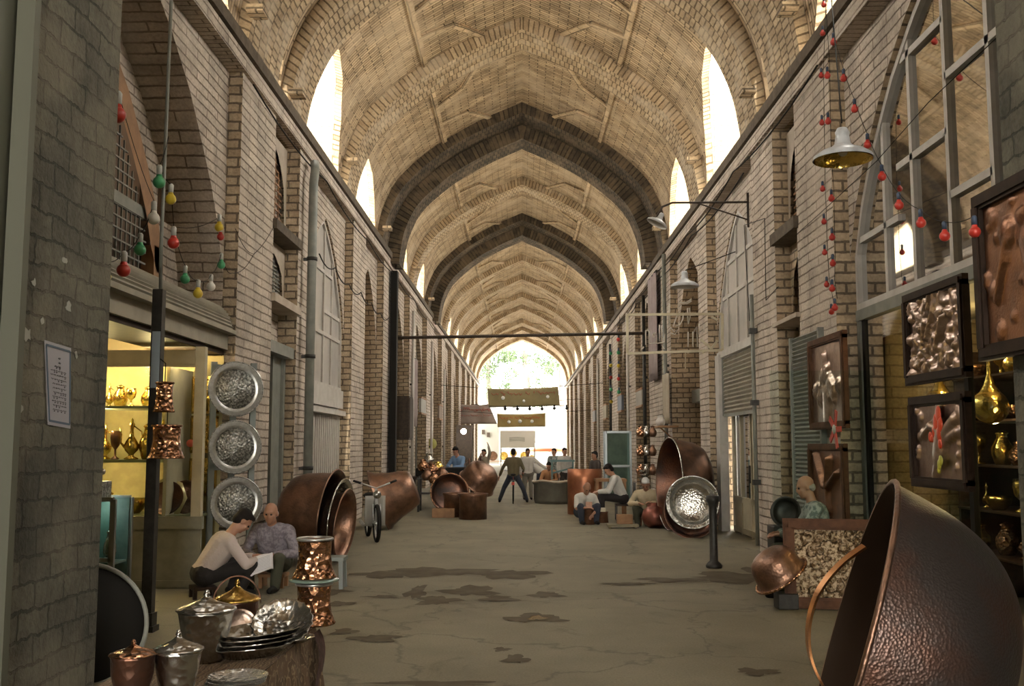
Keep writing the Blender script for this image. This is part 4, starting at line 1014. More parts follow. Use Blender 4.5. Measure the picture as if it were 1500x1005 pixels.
simple('small_tray', 'small round silver plate leaning on the hoop handled copper pot', 'plate', T(352, 935)+Vector((0, -.0, .08)), shell([(0, 0), (.06, 0), (.075, .01), (.09, .02)], .004), 'relief', None, 32, rot=(R(62), R(8), R(22)))
p = T(345, 1003)
for k in range(3): simple('plate', ('undermost', 'middle', 'uppermost')[k]+' flat silver plate of the pile at the front of the table', 'plate', p+Vector((.006*k, 0, .016*k)), shell([(0, 0), (.10, 0), (.125, .008), (.142, .014)], .004), 'silver', 'flat plates at the front of the table', 40, wav=(24, .008), rot=(0, 0, k))
p = T(415, 915)
for k in range(3): simple('fluted_plate', ('lowest', 'middle', 'highest')[k]+' fluted silver plate piled beside the stacked copper pots', 'plate', p+Vector((.012*k, .0, .032*k)), shell([(0, 0), (.12, 0), (.16, .018), (.19, .035)], .005), 'silver', 'fluted plates beside the copper pots', 48, wav=(12, .04), rot=(R(2*k), 0, .4*k))
simple('fluted_dish', 'low silver dish on the table edge in front of the fluted plates', 'dish', T(428, 940), shell([(0, 0), (.08, 0), (.11, .02), (.13, .03)], .005), 'silver', None, 40, wav=(12, .04))
p = T(459, 914); p2 = p+Vector((0, 0, .293))
hammered_vase('copper_pot', 'lower flared hammered copper pot at the far corner of the table', p, .138, .27)
m = MB(); m.lathe([(0, 0), (.16, 0), (.16, .012), (0, .012)], 32); o = m.build('glass_plate', mat('green_plate', (.16,.22,.18), .1), label='thin green glass disc between the two stacked copper pots', cat='plate', origin=False); o.location = p+Vector((0, 0, .275))
hammered_vase('copper_pot', 'upper flared hammered copper pot standing on the lower one', p2, .137, .262)
# dark leaning tray and floor cloth
p = Vector((-3.0, 6.98, .37))
t = thing('dark_tray', 'large dark round tray leaning behind the near brick pier', 'tray', p, face_dir(p, (.62, -.72, .30)))
lath('disc', [(0, 0), (.41, 0), (.41, .012), (0, .012)], 'black', t, 48)
m = MB(); m.tube([(.41*math.cos(2*PI*k/48), .41*math.sin(2*PI*k/48), .01) for k in range(48)], .018, 8, closed=True); m.build('rim', M['greypaint'], t)
# large copper cauldrons on the left, one inside another
def cauldron_prof(r, d, flare=.06):
    return [(0, 0), (r*.35, .01*d), (r*.62, .06*d), (r*.82, .20*d), (r*.92, .40*d), (r*.97, .70*d), (r, .93*d), (r+flare*.4, .97*d), (r+flare, d)]
def cauldron(name, label, loc, r, d, n, mt, inner=None, flare=.05, cat='cauldron', lug=True, rimm=None):
    t = thing(name, label, cat, loc, face_dir(loc, n))
    P = [(a, b_-d) for a, b_ in cauldron_prof(r, d, flare)]
    lath('bowl', P, mt, t, 56)
    lath('lining', [(max(0, a-.012), b_+.008) for a, b_ in P], inner or mt, t, 56)
    m = MB(); m.tube([((r+flare)*math.cos(2*PI*k/56), (r+flare)*math.sin(2*PI*k/56), 0) for k in range(56)], .014, 8, closed=True); m.build('rim', M[rimm or mt], t)
    return t
pc = aY(489, 757, 13.9)
nn = Vector((.97, -.12, -.10))
cauldron('copper_cauldron', 'huge old copper cauldron lying on its side behind the bald man', pc+Vector((-.02, 0, 0)), .60, .72, nn, 'copper', 'oldcopper', .05)
cauldron('tinned_cauldron', 'grey tinned bowl nested in the mouth of the huge left cauldron', pc+Vector((.10, -.04, -.04)), .52, .3, nn, 'silver', 'silver', .04, cat='bowl')
cauldron('copper_bowl', 'reddish copper bowl innermost in the nested left cauldrons', pc+Vector((.17, -.08, -.10)), .44, .3, nn, 'copper', 'copper', .04, cat='bowl')
t = thing('small_stool', 'small blue grey stool between the stacked copper pots and the huge left cauldron', 'stool', (-2.13, 11.4, 0))
for x, y in ((-.10, -.1), (.10, -.1), (-.10, .1), (.10, .1)): m = MB(); m.bar((x*1.15, y*1.2, 0), (x, y, .32), .045); m.build('leg', bpy.data.materials['blue_grey_paint'], t)
m = MB(); m.box((-.14, -.14, .31), (.14, .14, .35)); m.build('top', bpy.data.materials['blue_grey_paint'], t)
# the two men
blk = cloth('black_trousers', (.015,.012,.012)); pinks = cloth('pink_shirt', (.50,.42,.38), (.44,.37,.33)); greys = mat('patterned_shirt', (.14,.12,.14), .9, c2=(.22,.20,.22), ns=26, thr=(.45, .55), bmp=.3, bs=20); greent = cloth('olive_trousers', (.05,.05,.03))
# young man, looking down to the right; local +Y is his forward direction
A = Vector((-3.22, 10.75, 0)); ra = R(-62)
person('young man in a pale pink shirt crouching with his head bowed over papers', A, ra,
  dict(pelvis=(0, -.16, .26), neck=(.03, .10, .66), head=(.04, .22, .78), hp=R(48), hy=R(-8), sl=(-.17, .05, .60), el=(-.22, .20, .36), wl=(-.06, .36, .40), sr=(.19, .06, .58), er=(.25, .22, .35), wr=(.10, .38, .38),
       hl=(-.09, -.12, .24), kl=(-.15, .28, .34), al=(-.13, .16, .06), hr=(.09, -.12, .24), kr=(.15, .30, .33), ar=(.13, .18, .06)), pinks, blk, s=1.0, vox=.011)
t = thing('low_stool', 'low dark stool under the crouching young man', 'stool', A+Vector((-.13, -.07, 0)), ra)
m = MB(); m.box((-.14, -.14, .09), (.14, .10, .125)); m.build('seat', M['darkwood'], t)
for x in (-.11, .11):
    for y in (-.12, .08): m = MB(); m.box((x-.02, y-.02, 0), (x+.02, y+.02, .09)); m.build('leg', M['darkwood'], t)
B = Vector((-2.82, 11.35, 0)); rb = R(172)
person('bald old man in a grey patterned shirt sitting beside the young man', B, rb,
  dict(pelvis=(0, -.12, .30), neck=(0, .0, .70), head=(0, .05, .83), hp=R(8), hy=R(6), sl=(-.20, -.02, .64), el=(-.30, .08, .40), wl=(-.14, .30, .40), sr=(.20, -.02, .64), er=(.27, .10, .40), wr=(.04, .30, .36),
       hl=(-.10, -.10, .28), kl=(-.20, .30, .36), al=(-.16, .28, .06), hr=(.10, -.10, .28), kr=(.16, .30, .36), ar=(.13, .28, .06)), greys, greent, hair='hairwhite', skin='skintan', bald=True, vox=.011)
t = thing('low_stool', 'low stool under the bald man in grey', 'stool', B+Vector((0, .12, 0)))
m = MB(); m.box((-.15, -.12, .12), (.15, .12, .155)); m.build('seat', M['oldwood'], t)
for x in (-.12, .12):
    for y in (-.10, .10): m = MB(); m.box((x-.02, y-.02, 0), (x+.02, y+.02, .12)); m.build('leg', M['oldwood'], t)
t = thing('booklet', 'open white booklet of printed pages held between the two men', 'booklet', (0, 0, 0))
q = [aY(362, 822, 10.75), aY(399, 809, 10.85), aY(400, 832, 10.8), aY(367, 844, 10.7)]
o_ = sum(q, Vector())/4; t.location = o_; q = [v-o_ for v in q]
for k in range(4):
    m = MB(); d = Vector((.0, .006*k, -.004*k)); m.grid(lambda u, v: lerp(lerp(q[0], q[1], u), lerp(q[3], q[2], u), v)+d+Vector((0, -.02*math.sin(u*PI), .01*math.sin(u*PI)*k)), 8, 4)
    m.build('page', mat('white_paper', (.62,.60,.60), .8) if k == 0 else bpy.data.materials['white_paper'], t, solid=.0015)
m = MB(); 
for r0 in range(9):
    v = .12+r0*.09; m.tube([lerp(lerp(q[0], q[1], u), lerp(q[3], q[2], u), v)+Vector((0, -.004-.02*math.sin(u*PI), .0)) for u in (.1, .3, .5, .7, .9)], .0016, 4)
m.build('print_lines', mat('print_ink', (.25,.25,.28), .8), t)
# motorbike by the wall
def motorbike(label, loc, rot, s=1, nm='moped', rack=False):
    t = thing(nm, label, 'moped', loc, rot); t.scale = (s, s, s)
    for y in (.58, -.55):
        m = MB(); m.M = Matrix.Translation((0, y, .31)) @ Matrix.Rotation(PI/2, 4, 'Y'); m.tube([(.28*math.cos(2*PI*k/32), .28*math.sin(2*PI*k/32), 0) for k in range(32)], .035, 8, closed=True); w_ = m.build('wheel', M['black'], t)
        m = MB(); m.M = Matrix.Translation((0, y, .31)) @ Matrix.Rotation(PI/2, 4, 'Y'); m.tube([(.245*math.cos(2*PI*k/32), .245*math.sin(2*PI*k/32), 0) for k in range(32)], .012, 6, closed=True)
        for k in range(14): a = 2*PI*k/14; m.bar((0, 0, .012*(-1)**k), (.24*math.cos(a), .24*math.sin(a), 0), .005)
        m.lathe([(0, -.05), (.035, -.05), (.035, .05), (0, .05)], 12); m.build('spokes', M['trayrim'], w_)
    m = MB(); m.tube([(0, .58, .31), (.0, .50, .62), (0, .42, .86)], .025, 8); m.tube([(.06, .58, .31), (.06, .5, .62)], .015, 6); m.tube([(-.06, .58, .31), (-.06, .5, .62)], .015, 6); m.build('fork', M['trayrim'], t)
    m = MB(); m.tube([(-.3, .30, .98), (-.12, .40, .92), (0, .43, .88), (.12, .40, .92), (.3, .30, .98)], .014, 8); m.build('handlebar', M['trayrim'], t)
    for x in (-1, 1): m = MB(); m.tube([(x*.24, .33, .962), (x*.36, .26, 1.0)], .02, 8); m.build('grip', M['black'], t)
    m = MB(); m.tube([(0, .44, .75), (0, .15, .42), (0, -.2, .42), (0, -.55, .31)], .03, 8); m.tube([(0, .15, .42), (0, -.1, .66), (0, -.6, .66)], .022, 8); m.build('frame', M['greypaint'], t)
    m = MB(); m.ball((0, .0, .62), (.10, .22, .11), 14, 8); m.build('fuel_tank', M['iron'], t)
    m = MB(); m.ball((0, -.36, .72), (.11, .26, .06), 14, 8); m.build('seat', M['black'], t)
    m = MB(); m.ball((0, .02, .32), (.10, .16, .12), 12, 8); m.lathe([(0, .2), (.05, .2), (.05, .4), (0, .4)], 12); m.build('engine', M['silver'], t)
    m = MB(); m.M = Matrix.Translation((0, .52, .78)) @ Matrix.Rotation(-PI/2, 4, 'X'); m.lathe([(0, -.07), (.06, -.04), (.07, .04), (.06, .06), (0, .07)], 16); m.build('headlamp', M['silver'], t)
    m = MB(); m.grid(lambda u, v: (-.17+.34*u, .34-.06*math.sin(u*PI), .25+.5*v), 8, 6); m.build('leg_shield', mat('grey_shield', (.33,.31,.27), .5), t, solid=.01)
    m = MB(); m.tube([(.1, -.0, .25), (.12, -.3, .22), (.12, -.7, .26)], [.02, .035, .03], 8); m.build('exhaust', M['trayrim'], t)
    return t
p = aZ(540, 792); motorbike('dark moped parked against the left wall before the flared copper vat', (p.x+.02, p.y+.25, 0), R(196), 1.0)
# flared copper vat lying down
pv = aY(590, 740, 18.9); 
t = thing('copper_vat', 'big flared copper vat lying on its side beside the moped', 'vat', aY(556, 734, 19.4)-Vector((-.92, -.05, -.37))*.42, face_dir((0,0,0), (-.92, -.05, -.37)))
P = [(0, -.32), (.26, -.32), (.34, -.28), (.40, -.12), (.45, .1), (.53, .32), (.62, .42)]
lath('body', P, 'copper', t, 56); lath('lining', [(max(0, a-.012), b_+.01) for a, b_ in P], 'oldcopper', t, 56)
m = MB(); m.tube([(.62*math.cos(2*PI*k/56), .62*math.sin(2*PI*k/56), .42) for k in range(56)], .012, 6, closed=True); m.build('rim', M['copper'], t)
# ================================================================== right side
# brass shop: glass front, shelves and wares
t = thing('shopfront', 'glazed front of the brass shop under the big white arched window', 'shop front', (3.86, 8.8, 0))
m = MB(); m.box((-.04, 2.42, 0), (.05, 2.52, 3.12)); m.box((-.05, -2.6, 3.0), (.06, 2.52, 3.12)); m.build('frame', M['greypaint'], t)
for a_, b_ in ((2.33, 2.42), (-.2, -.12)): m = MB(); m.box((-.02, a_, 0), (.03, b_, 3.02)); m.build('black_profile', M['black'], t)
m = MB(); m.quad([(0, -2.6, 0), (0, 2.35, 0), (0, 2.35, 3.0), (0, -2.6, 3.0)]); m.build('pane', glassmat('shop_glass', (.82,.88,.82), .06), t)
m = MB(); m.box((-.01, 2.335, 0), (.03, 2.36, 2.95)); m.build('gilt_strip', M['gold'], t)
m = MB(); m.quad([(XW+2.1, 6.2, 0), (XW+2.1, 11.35, 0), (XW+2.1, 11.35, 3.05), (XW+2.1, 6.2, 3.05)]); m.build('wall_shop', mat('dark_green_wall', (.07,.085,.06), .7, c2=(.13,.12,.06), ns=2), kind='structure')
m = MB(); m.quad([(XW+.2, 11.3, 0), (XW+2.1, 11.3, 0), (XW+2.1, 11.3, 3.05), (XW+.2, 11.3, 3.05)]); m.build('wall_shop_end', lit, kind='structure')
r_ = random.Random(17); cnt = 0
mk = ['gold', 'brass', 'gold', 'copperhot', 'silver', 'brass']
shl = thing('display_shelves', 'dark stepped shelves of glinting brassware inside the right shop', 'shelves', (5.0, 8.6, 0))
for k, z in enumerate((.5, .95, 1.4, 1.85, 2.3)):
    m = MB(); m.box((-.35, -2.3, z-.02), (.75, 2.2, z)); m.build('shelf', M['darkwood'], shl)
for y in (-2.3, 0, 2.2): m = MB(); m.box((-.33, y-.02, 0), (.73, y+.02, 2.6)); m.build('upright', M['darkwood'], shl)
for lv, z in enumerate((.5, .95, 1.4, 1.85, 2.3)):
    for k in range(11):
        y = 6.6+k*.40+r_.uniform(-.03, .03); x = 4.85+r_.uniform(-.06, .06); mt = r_.choice(mk); h = r_.uniform(.22, .36)
        c = 'JEGJB'[(k*2+lv) % 5]; kind = {'E': 'ewer', 'J': 'jar', 'G': 'goblet', 'B': 'bowl'}[c]
        lb = '%s %s, %s from the near end, %s shelf of the right shop' % ({'gold': 'golden brass', 'brass': 'brass', 'copperhot': 'copper', 'silver': 'silver'}[mt], kind, ords[k], ('lowest', 'second lowest', 'middle', 'second highest', 'highest')[lv])
        g = 'wares on the %s shelf of the right shop' % ('lowest', 'second', 'middle', 'fourth', 'highest')[lv]
        if c == 'E': simple('ewer', lb, 'ewer', (x, y, z), ewer_mesh(h*1.1), mt, g)
        elif c == 'J': simple('jar', lb, 'jar', (x, y, z), jar(h, .11), mt, g)
        elif c == 'G': simple('goblet', lb, 'goblet', (x, y, z), goblet(h, .08), mt, g)
        else: simple('bowl', lb, 'bowl', (x, y, z), bowlp(.13, .14), mt, g)
for y, z in ((7.0, 2.75), (8.6, 2.8), (10.2, 2.7), (9.4, 1.75), (7.8, 1.3)): plight((4.45, y, z), 5, (1,.72,.36), .03)
for k, (y, z) in enumerate(((10.3, 2.02), (9.2, 1.95))):
    m = MB(); m.ball((0, 0, 0), .16, 20, 14); m.lathe([(.10, .12), (.05, .2), (.02, .3), (.01, .6)], 14); o = m.build('brass_lamp', M['gold'], label='round brass hanging lamp in the right shop, %s' % ('beside the door edge', 'further inside')[k], cat='lamp', origin=False); o.location = (4.3, y, z)
# framed reliefs hung on the wall and shop front
def on_wall(px0, px1, pyt, pyb, Xp): # left px (far), right px (near)
    a = aX(px0, pyb, Xp); b_ = aX(px1, pyb, Xp); tt = aX((px0+px1)/2, pyt, Xp); return a, b_, tt
def hang(label, px0, px1, pyt_l, pyb_l, Xp, kind, mt, frame, fw, seed, lift=.03, lean=0):
    """px0/px1 = left and right frame edge; heights read at the left edge"""
    f0 = aX(px0, pyb_l, Xp); f1 = aX(px0, pyt_l, Xp); g = aX(px1, pyb_l, Xp); w = abs(f0.y-g.y)-fw; h = f1.z-f0.z-fw
    return relief_panel(label, (Xp, (f0.y+g.y)/2, f0.z+fw/2), w, h, (0, R(lean), -PI/2), kind, mt, frame, fw, None, seed, lift=lift)
hang('wood framed grey relief of flowers in a vase, upper one on the louvred wall', 1190, 1243, 500, 630, 3.50, 'bouquet', 'relief', 'wood', .085, 31, .05)
hang('wood framed dark copper relief of long plumes, under the flower vase relief', 1190, 1243, 650, 762, 3.50, 'feather', 'reliefcopper', 'wood', .085, 32, .05)
hang('dark framed relief packed with leaves and blossoms, above the bird relief', 1331, 1422, 432, 566, 3.35, 'flowers', 'relief', 'darkwood', .085, 33, .055)
bird = hang('dark framed relief of a long plumed bird with red and yellow patches', 1340, 1425, 582, 712, 3.33, 'bird', 'relief', 'darkwood', .085, 34, .05)
hang('largest dark framed bronze relief at the right edge of the view', 1440, 1600, 284, 530, 2.98, 'portrait', 'reliefcopper', 'darkwood', .10, 35, .05)
# red and yellow lacquer patches on the bird relief
ph = bird
for nm, c, pts in (('red_patch', (.60,.06,.02), [(.0, .54, .03), (.10, .64, .05), (.20, .72, .05), (.25, .62, .045), (.2, .52, .045), (.22, .42, .03), (-.14, .49, .03), (-.08, .47, .02)]), ('yellow_patch', (.45,.42,.05), [(.16, .20, .03), (.22, .24, .03), (.14, .14, .02)])):
    m = MB()
    for x, z, r0 in pts: m.ball((x*.5, -.045, z*.75), (r0, .014, r0*1.5), 10, 6)
    m.build(nm, mat(nm, c, .3), ph)
# louvred shutter on the pilaster
shutter(1, 11.9, 13.1, 3.58, .3, 3.0, 'grey louvred panel between the pilaster and the flower reliefs', .055, 'greypaint')
# pinwheel
t = thing('pinwheel', 'red six-armed pinwheel with white hub below the flower relief', 'pinwheel', aX(1224, 629, 3.36), (PI/2, 0, -PI/2))
m = MB(); m.lathe([(0, 0), (.05, 0), (.05, .02), (0, .025)], 20); m.build('hub', M['white'], t)
red = mat('red_paint', (.50,.05,.03), .5)
for k in range(5):
    a = 2*PI*k/5; m = MB(); m.M = Matrix.Rotation(a, 4, 'Z'); m.bar((.045, 0, .008), (.21, 0, .008), .06, .012); m.build('blade', red, t)
# glass screen beside the right shop
p0 = aY(1127, 543, 10.3)
t = thing('glass_screen', 'large greenish glass screen standing before the louvred wall', 'glass screen', (p0.x, 10.3, 0))
m = MB(); w_ = 3.62-p0.x; m.quad([(0, 0, .05), (w_, 0, .05), (w_, 0, p0.z), (0, 0, p0.z)]); m.build('pane', glassmat('screen_glass', (.80,.88,.84), .10), t)
m = MB(); m.box((0, -.015, 0), (w_, .015, .05)); m.build('base_rail', M['greypaint'], t)
# seated old man behind the frames
chk = mat('checked_shirt', (.11,.13,.12), .9, c2=(.30,.31,.28), ns=16, thr=(.46, .54))
P_ = Vector((3.08, 10.75, 0))
person('old man with grey hair and checked shirt sitting behind the leaning framed relief', P_, R(82),
  dict(pelvis=(0, -.10, .52), neck=(0, .0, 1.0), head=(0, .06, 1.15), hp=R(14), hy=R(8), sl=(-.20, -.02, .93), el=(-.25, .12, .68), wl=(-.12, .34, .66), sr=(.20, -.02, .93), er=(.26, .12, .68), wr=(.12, .34, .66),
       hl=(-.1, -.06, .48), kl=(-.14, .36, .48), al=(-.13, .34, .07), hr=(.1, -.06, .48), kr=(.14, .36, .48), ar=(.13, .34, .07)), chk, greent, hair='hairgrey', skin='skintan', bald=True, vox=.012)
t = thing('wooden_stool', 'wooden stool under the old man in the checked shirt', 'stool', P_+Vector((.12, .02, 0)))
m = MB(); m.box((-.17, -.17, .33), (.17, .17, .37)); m.build('seat', M['wood'], t)
for x in (-.14, .14):
    for y in (-.14, .14): m = MB(); m.box((x-.02, y-.02, 0), (x+.02, y+.02, .33)); m.build('leg', M['wood'], t)
cauldron('dark_pan', 'dark glossy pan standing on edge at the pilaster foot', Vector((2.93, 11.25, .86)), .15, .10, Vector((-.5, -.8, .2)), 'iron', None, .01, 'pan')
t = thing('low_crate', 'dark crate under the glossy pan beside the pilaster', 'crate', (2.97, 11.38, 0)); m = MB(); m.box((-.18, -.16, 0), (.18, .16, .70)); m.build('box', M['iron'], t, bevel=.01)
# leaning framed relief on the ground
a, b_ = aZ(1157, 893), aY(1143, 765, 10.05)
ang = R(12); 
relief_panel('wide gold and silver scroll relief leaning in a reddish wood frame on the ground', (3.22, 9.92, .06), 1.18, .76, (R(-6), 0, R(-10)), 'scroll', 'reliefgold', 'wood', .11, None, 41, lift=.025)
# copper bowl leaning on it
cauldron('copper_bowl', 'polished copper bowl tilted mouth-down on a dark block beside the scroll relief', Vector((2.55, 10.02, .32)), .25, .27, Vector((.55, .10, -.78)), 'copper', 'oldcopper', .03, 'bowl', rimm='copperhot')
t = thing('stone_block', 'dark block propping the polished copper bowl', 'block', (2.60, 10.05, 0)); m = MB(); m.box((-.10, -.10, 0), (.10, .10, .15)); m.build('block', M['iron'], t, bevel=.01)
# the giant cauldron in the foreground
PG = Vector((1.44, 4.5, .765)); NG = Vector((-.90, .235, .29)).normalized()
t = thing('giant_cauldron', 'giant hammered copper cauldron tipped towards the passage, nearest on the right', 'cauldron', PG, face_dir(PG, NG))
rg = .70
P = [(0, -.64), (.16, -.635), (.33, -.605), (.46, -.53), (.56, -.42), (.63, -.28), (.67, -.14), (rg, 0)]
P = [(v.x, v.y) for v in smoothline(P, 5)]
lath('bowl', P, 'bigcopper', t, 72); lath('lining', [(max(0, a-.014), b_+.012) for a, b_ in P], mat('dark_lining', (.045,.025,.015), .6, .5), t, 72)  # lining colour darker than the bowl outside
m = MB(); m.tube([((rg+.006)*math.cos(2*PI*k/72), (rg+.006)*math.sin(2*PI*k/72), 0) for k in range(72)], .013, 8, closed=True); m.build('rim', M['copper'], t)
m = MB(); pts = []
Mi = face_dir(PG, NG).to_matrix().to_4x4(); Mi.translation = PG; inv = Mi.inverted()
hp = [aY(1266, 800, 4.95), aY(1236, 822, 4.95), aY(1210, 850, 4.93), aY(1193, 880, 4.9), aY(1184, 920, 4.88), aY(1187, 962, 4.86), aY(1204, 1002, 4.84), aY(1222, 1030, 4.84)]
pl = [inv @ v for v in smoothline(hp, 6)]
for q, q2 in zip(pl, pl[1:]): m.bar(q, q2, .012, .045, up=inv.to_3x3() @ Vector((0, 1, .3)))
m.build('handle', M['copperband'], t)
t = thing('floor_block', 'low wooden block under the giant cauldron', 'block', (2.2, 4.7, 0)); m = MB(); m.box((-.3, -.3, 0), (.35, .3, .12)); m.build('block', M['darkwood'], t)
# copper cauldron, silver pan and bollard further on
cauldron('copper_cauldron', 'towering copper cauldron on edge with pale rim, right of the old craftsman', Vector((2.75, 18.85, .88)), .84, .75, Vector((-.96, -.14, .02)), 'copper', 'oldcopper', .02, rimm='silver')
cauldron('silver_pan', 'shining tinned pan facing us before the towering copper cauldron', Vector((2.93, 17.35, .62)), .40, .22, Vector((-.16, -.94, .05)), 'silver', 'silver', .045, 'pan')
cauldron('dark_basin', 'dark copper basin standing on the ground under the shining pan', Vector((2.95, 17.6, .46)), .45, .16, Vector((-.12, -.97, .12)), 'oldcopper', 'oldcopper', .02, 'basin')
p = aZ(1046, 832)
t = thing('bollard', 'dark iron bollard with flared top on the right of the passage', 'bollard', p)
lath('post', [(0, 0), (.10, 0), (.11, .03), (.09, .06), (.055, .09), (.05, .5), (.052, .78), (.07, .84), (.085, .86), (.085, .93), (.06, .94), (0, .92)], 'iron', t, 20)
# lamps
def shade_lamp(label, px, py, Y, wpx, tilt=0, arm=None, inner='brass'):
    p = aY(px, py, Y); r = wpx/2/1458*Y; t = thing('enamel_lamp', label, 'lamp', p, (0, tilt, 0))
    pr = [(r, 0), (r*.97, r*.12), (r*.72, r*.30), (r*.40, r*.42), (r*.27, r*.55), (r*.22, r*.85), (r*.24, r*.95), (r*.16, r*1.1), (0, r*1.12)]
    lath('shade', pr, mat('enamel_%d' % px, (.42,.43,.44), .35, c2=(.30,.30,.30), ns=8), t, 36); lath('lining', [(max(0, a-.008), b_-.006) for a, b_ in pr], 'gold' if inner == 'brass' else 'white', t, 36)
    m = MB(); m.ball((0, 0, r*.28), r*.16, 12, 8); m.build('bulb', M['bulb_white'], t); return t, p, r
shade_lamp('large white enamel lamp shade with brassy inside, before the big right window', 1235, 234, 8.2, 88)
l1 = aY(1233, 180, 8.2); wire([l1, aX(1215, 0, 3.45)+Vector((0, 0, .5))], .006, label='cable holding the large enamel lamp')
shade_lamp('white enamel lamp shade hanging over the neon sign frame', 1003, 420, 16.4, 42, inner='w')
l2 = aY(1004, 396, 16.4); wire([l2, Vector((3.6, 16.6, l2.z+.35))], .008, label='cable from the smaller enamel lamp to the right wall')
shade_lamp('brownish street lamp shade on a long bracket under the dark rib', 962, 328, 15.6, 33, R(28), inner='w')
t = thing('lamp_bracket', 'thin iron bracket carrying the brownish lamp out from the right wall', 'bracket', (3.6, 15.6, 0))
a = aY(962, 318, 15.6); b_ = aY(985, 297, 15.6); c = aY(1125, 296, 15.6); d = aY(1125, 322, 15.6); o_ = Vector((3.6, 15.6, 0)); e = aY(1020, 297, 15.6)
c.x = 3.6; d.x = 3.6
m = MB(); m.tube([a-o_, aY(970, 303, 15.6)-o_, b_-o_, c-o_], .018, 6); m.build('arm', M['rust'], t)
m = MB(); m.tube([e-o_, d-o_], .013, 6); m.build('strut', M['rust'], t)
m = MB(); m.tube([c-o_+Vector((0, 0, .15)), d-o_-Vector((0, 0, .12))], .02, 6); m.build('wall_bar', M['rust'], t)
# neon sign frame with script
YS = 18.3
def S(px, py): return aY(px, py, YS)
o_ = S(985, 515); t = thing('neon_sign', 'cream tube sign frame with bent neon script, jutting from the right wall', 'sign', o_)
m = MB()
q = [S(919, 461), S(1058, 460), S(1058, 513), S(919, 518)]
for k in range(4): m.bar(q[k]-o_, q[(k+1) % 4]-o_, .045)
m.bar(S(1042, 511)-o_, S(1026, 497)-o_, .04); m.bar(S(1042, 511)-o_, S(1051, 499)-o_, .04); m.bar(S(1042, 464)-o_, S(1051, 469)-o_, .04)
m.build('frame', M['cream'], t)
strokes = [[(946,505),(946,484),(949,483),(951,486),(951,503),(962,503),(962,491),(957,494),(956,490),(961,488)], [(962,503),(973,501),(974,489),(973,500)], [(966,476),(966,500)], [(969,476),(969,500)], [(970,511),(971,507),(973,511),(970,511)], [(941,511),(943,508)],
 [(978,487),(983,480),(987,486),(992,484),(989,490),(982,488)], [(989,478),(996,476),(1000,468),(1001,459)], [(986,478),(992,462)], [(1007,452),(1010,451),(1011,465),(1008,475),(1007,452)], [(993,452),(994,443),(1006,443),(1013,438)], [(995,445),(1007,445),(1013,441)], [(980,476),(980,444)], [(1008,508),(1008,486)], [(1015,508),(1015,486)], [(1016,487),(1021,478),(1022,508)], [(1024,474),(1024,490)], [(1032,475),(1031,487)]]
m = MB()
for st in strokes: m.tube([S(*v)-o_ for v in st], .014, 5)
m.build('neon_script', mat('dead_neon', (.50,.45,.38), .3), t)
m = MB()
for px in (985, 1008, 1030): m.bar(S(px, 516)-o_, S(px, 516)-o_+Vector((0, 0, -.02)), .03)
m.bar(S(1004, 516)-o_, S(1004, 540)-o_, .02); m.build('bracket', M['cream'], t)
# red bulbs
RB = [(1207,7,3.45,0),(1205,49,3.45,1),(1221,62,3.35,2),(1203,111,3.45,3),(1212,111,3.42,4),(1236,115,3.3,5),(1252,160,3.2,6),(1204,180,3.45,7),(1213,178,3.42,8),(1271,212,3.1,9),(1214,240,3.42,10),(1292,259,3.0,11),(1205,277,3.45,12),(1218,291,3.42,13),(1317,301,2.95,14),(1207,325,3.45,15),(1219,348,3.42,16),
      (1349,327,2.9,17),(1384,346,2.86,18),(1208,370,3.45,19),(1220,386,3.42,20),(1428,340,2.82,21),(1211,417,3.45,22),(1219,423,3.42,23),(1223,451,3.42,24),(1218,457,3.45,25)]
EP = {}
strA = [0,1,3,7,12,15,19,22,25]; strB = [4,8,10,13,16,20,23,24]; strC = [2,5,6,9,11,14,17,18,21]
for nm, lst in (('far hanging string', strA), ('near hanging string', strB), ('slanting string by the big window', strC)):
    for j, k in enumerate(lst):
        px, py, X_, _ = RB[k]; Y_ = aX(px, py, X_).y; r0 = {'far hanging string': .032, 'near hanging string': .036}.get(nm, .036)
        EP[k] = bulb(px, py, Y_, r0, 'red', 'red bulb, %s from the top on the %s' % (ords[j], nm), 'red bulbs on the '+nm, 'blue')
wire([EP[0]+Vector((0, 0, .5))]+[EP[k]+Vector((.03, 0, 0)) for k in strA], .003, label='far vertical flex of the red bulbs')
wire([EP[4]+Vector((0, 0, 1.0))]+[EP[k]+Vector((.03, 0, 0)) for k in strB], .003, label='near vertical flex of the red bulbs')
wire([EP[2]+Vector((0, 0, .6))]+[EP[k] for k in strC], .003, label='slanting flex of red bulbs crossing the big window', sag=.02)
wire([aX(1165, 345, 3.55), aX(1215, 300, 3.4), aY(1285, 235, 8.9), aY(1360, 150, 8.0), aY(1460, 55, 7.0)], .004, label='long dark cable crossing before the big window')
wire([aX(1098, 470, 3.55), aX(1090, 330, 3.55), aX(1120, 320, 3.55), aX(1122, 440, 3.55), aX(1140, 420, 3.5)], .006, label='loose cable stapled beside the right arched window')
t = thing('conduit', 'thin vertical pipe between the roller shutter and the pilaster', 'pipe', (3.53, 15.2, 0))
m = MB(); m.tube([(0, 0, .1), (0, 0, 3.9)], .03, 8); m.build('pipe', M['greypaint'], t)
for z in (1.0, 2.2, 3.3): m = MB(); m.box((-.05, -.05, z), (.06, .05, z+.08)); m.build('clip', M['iron'], t)
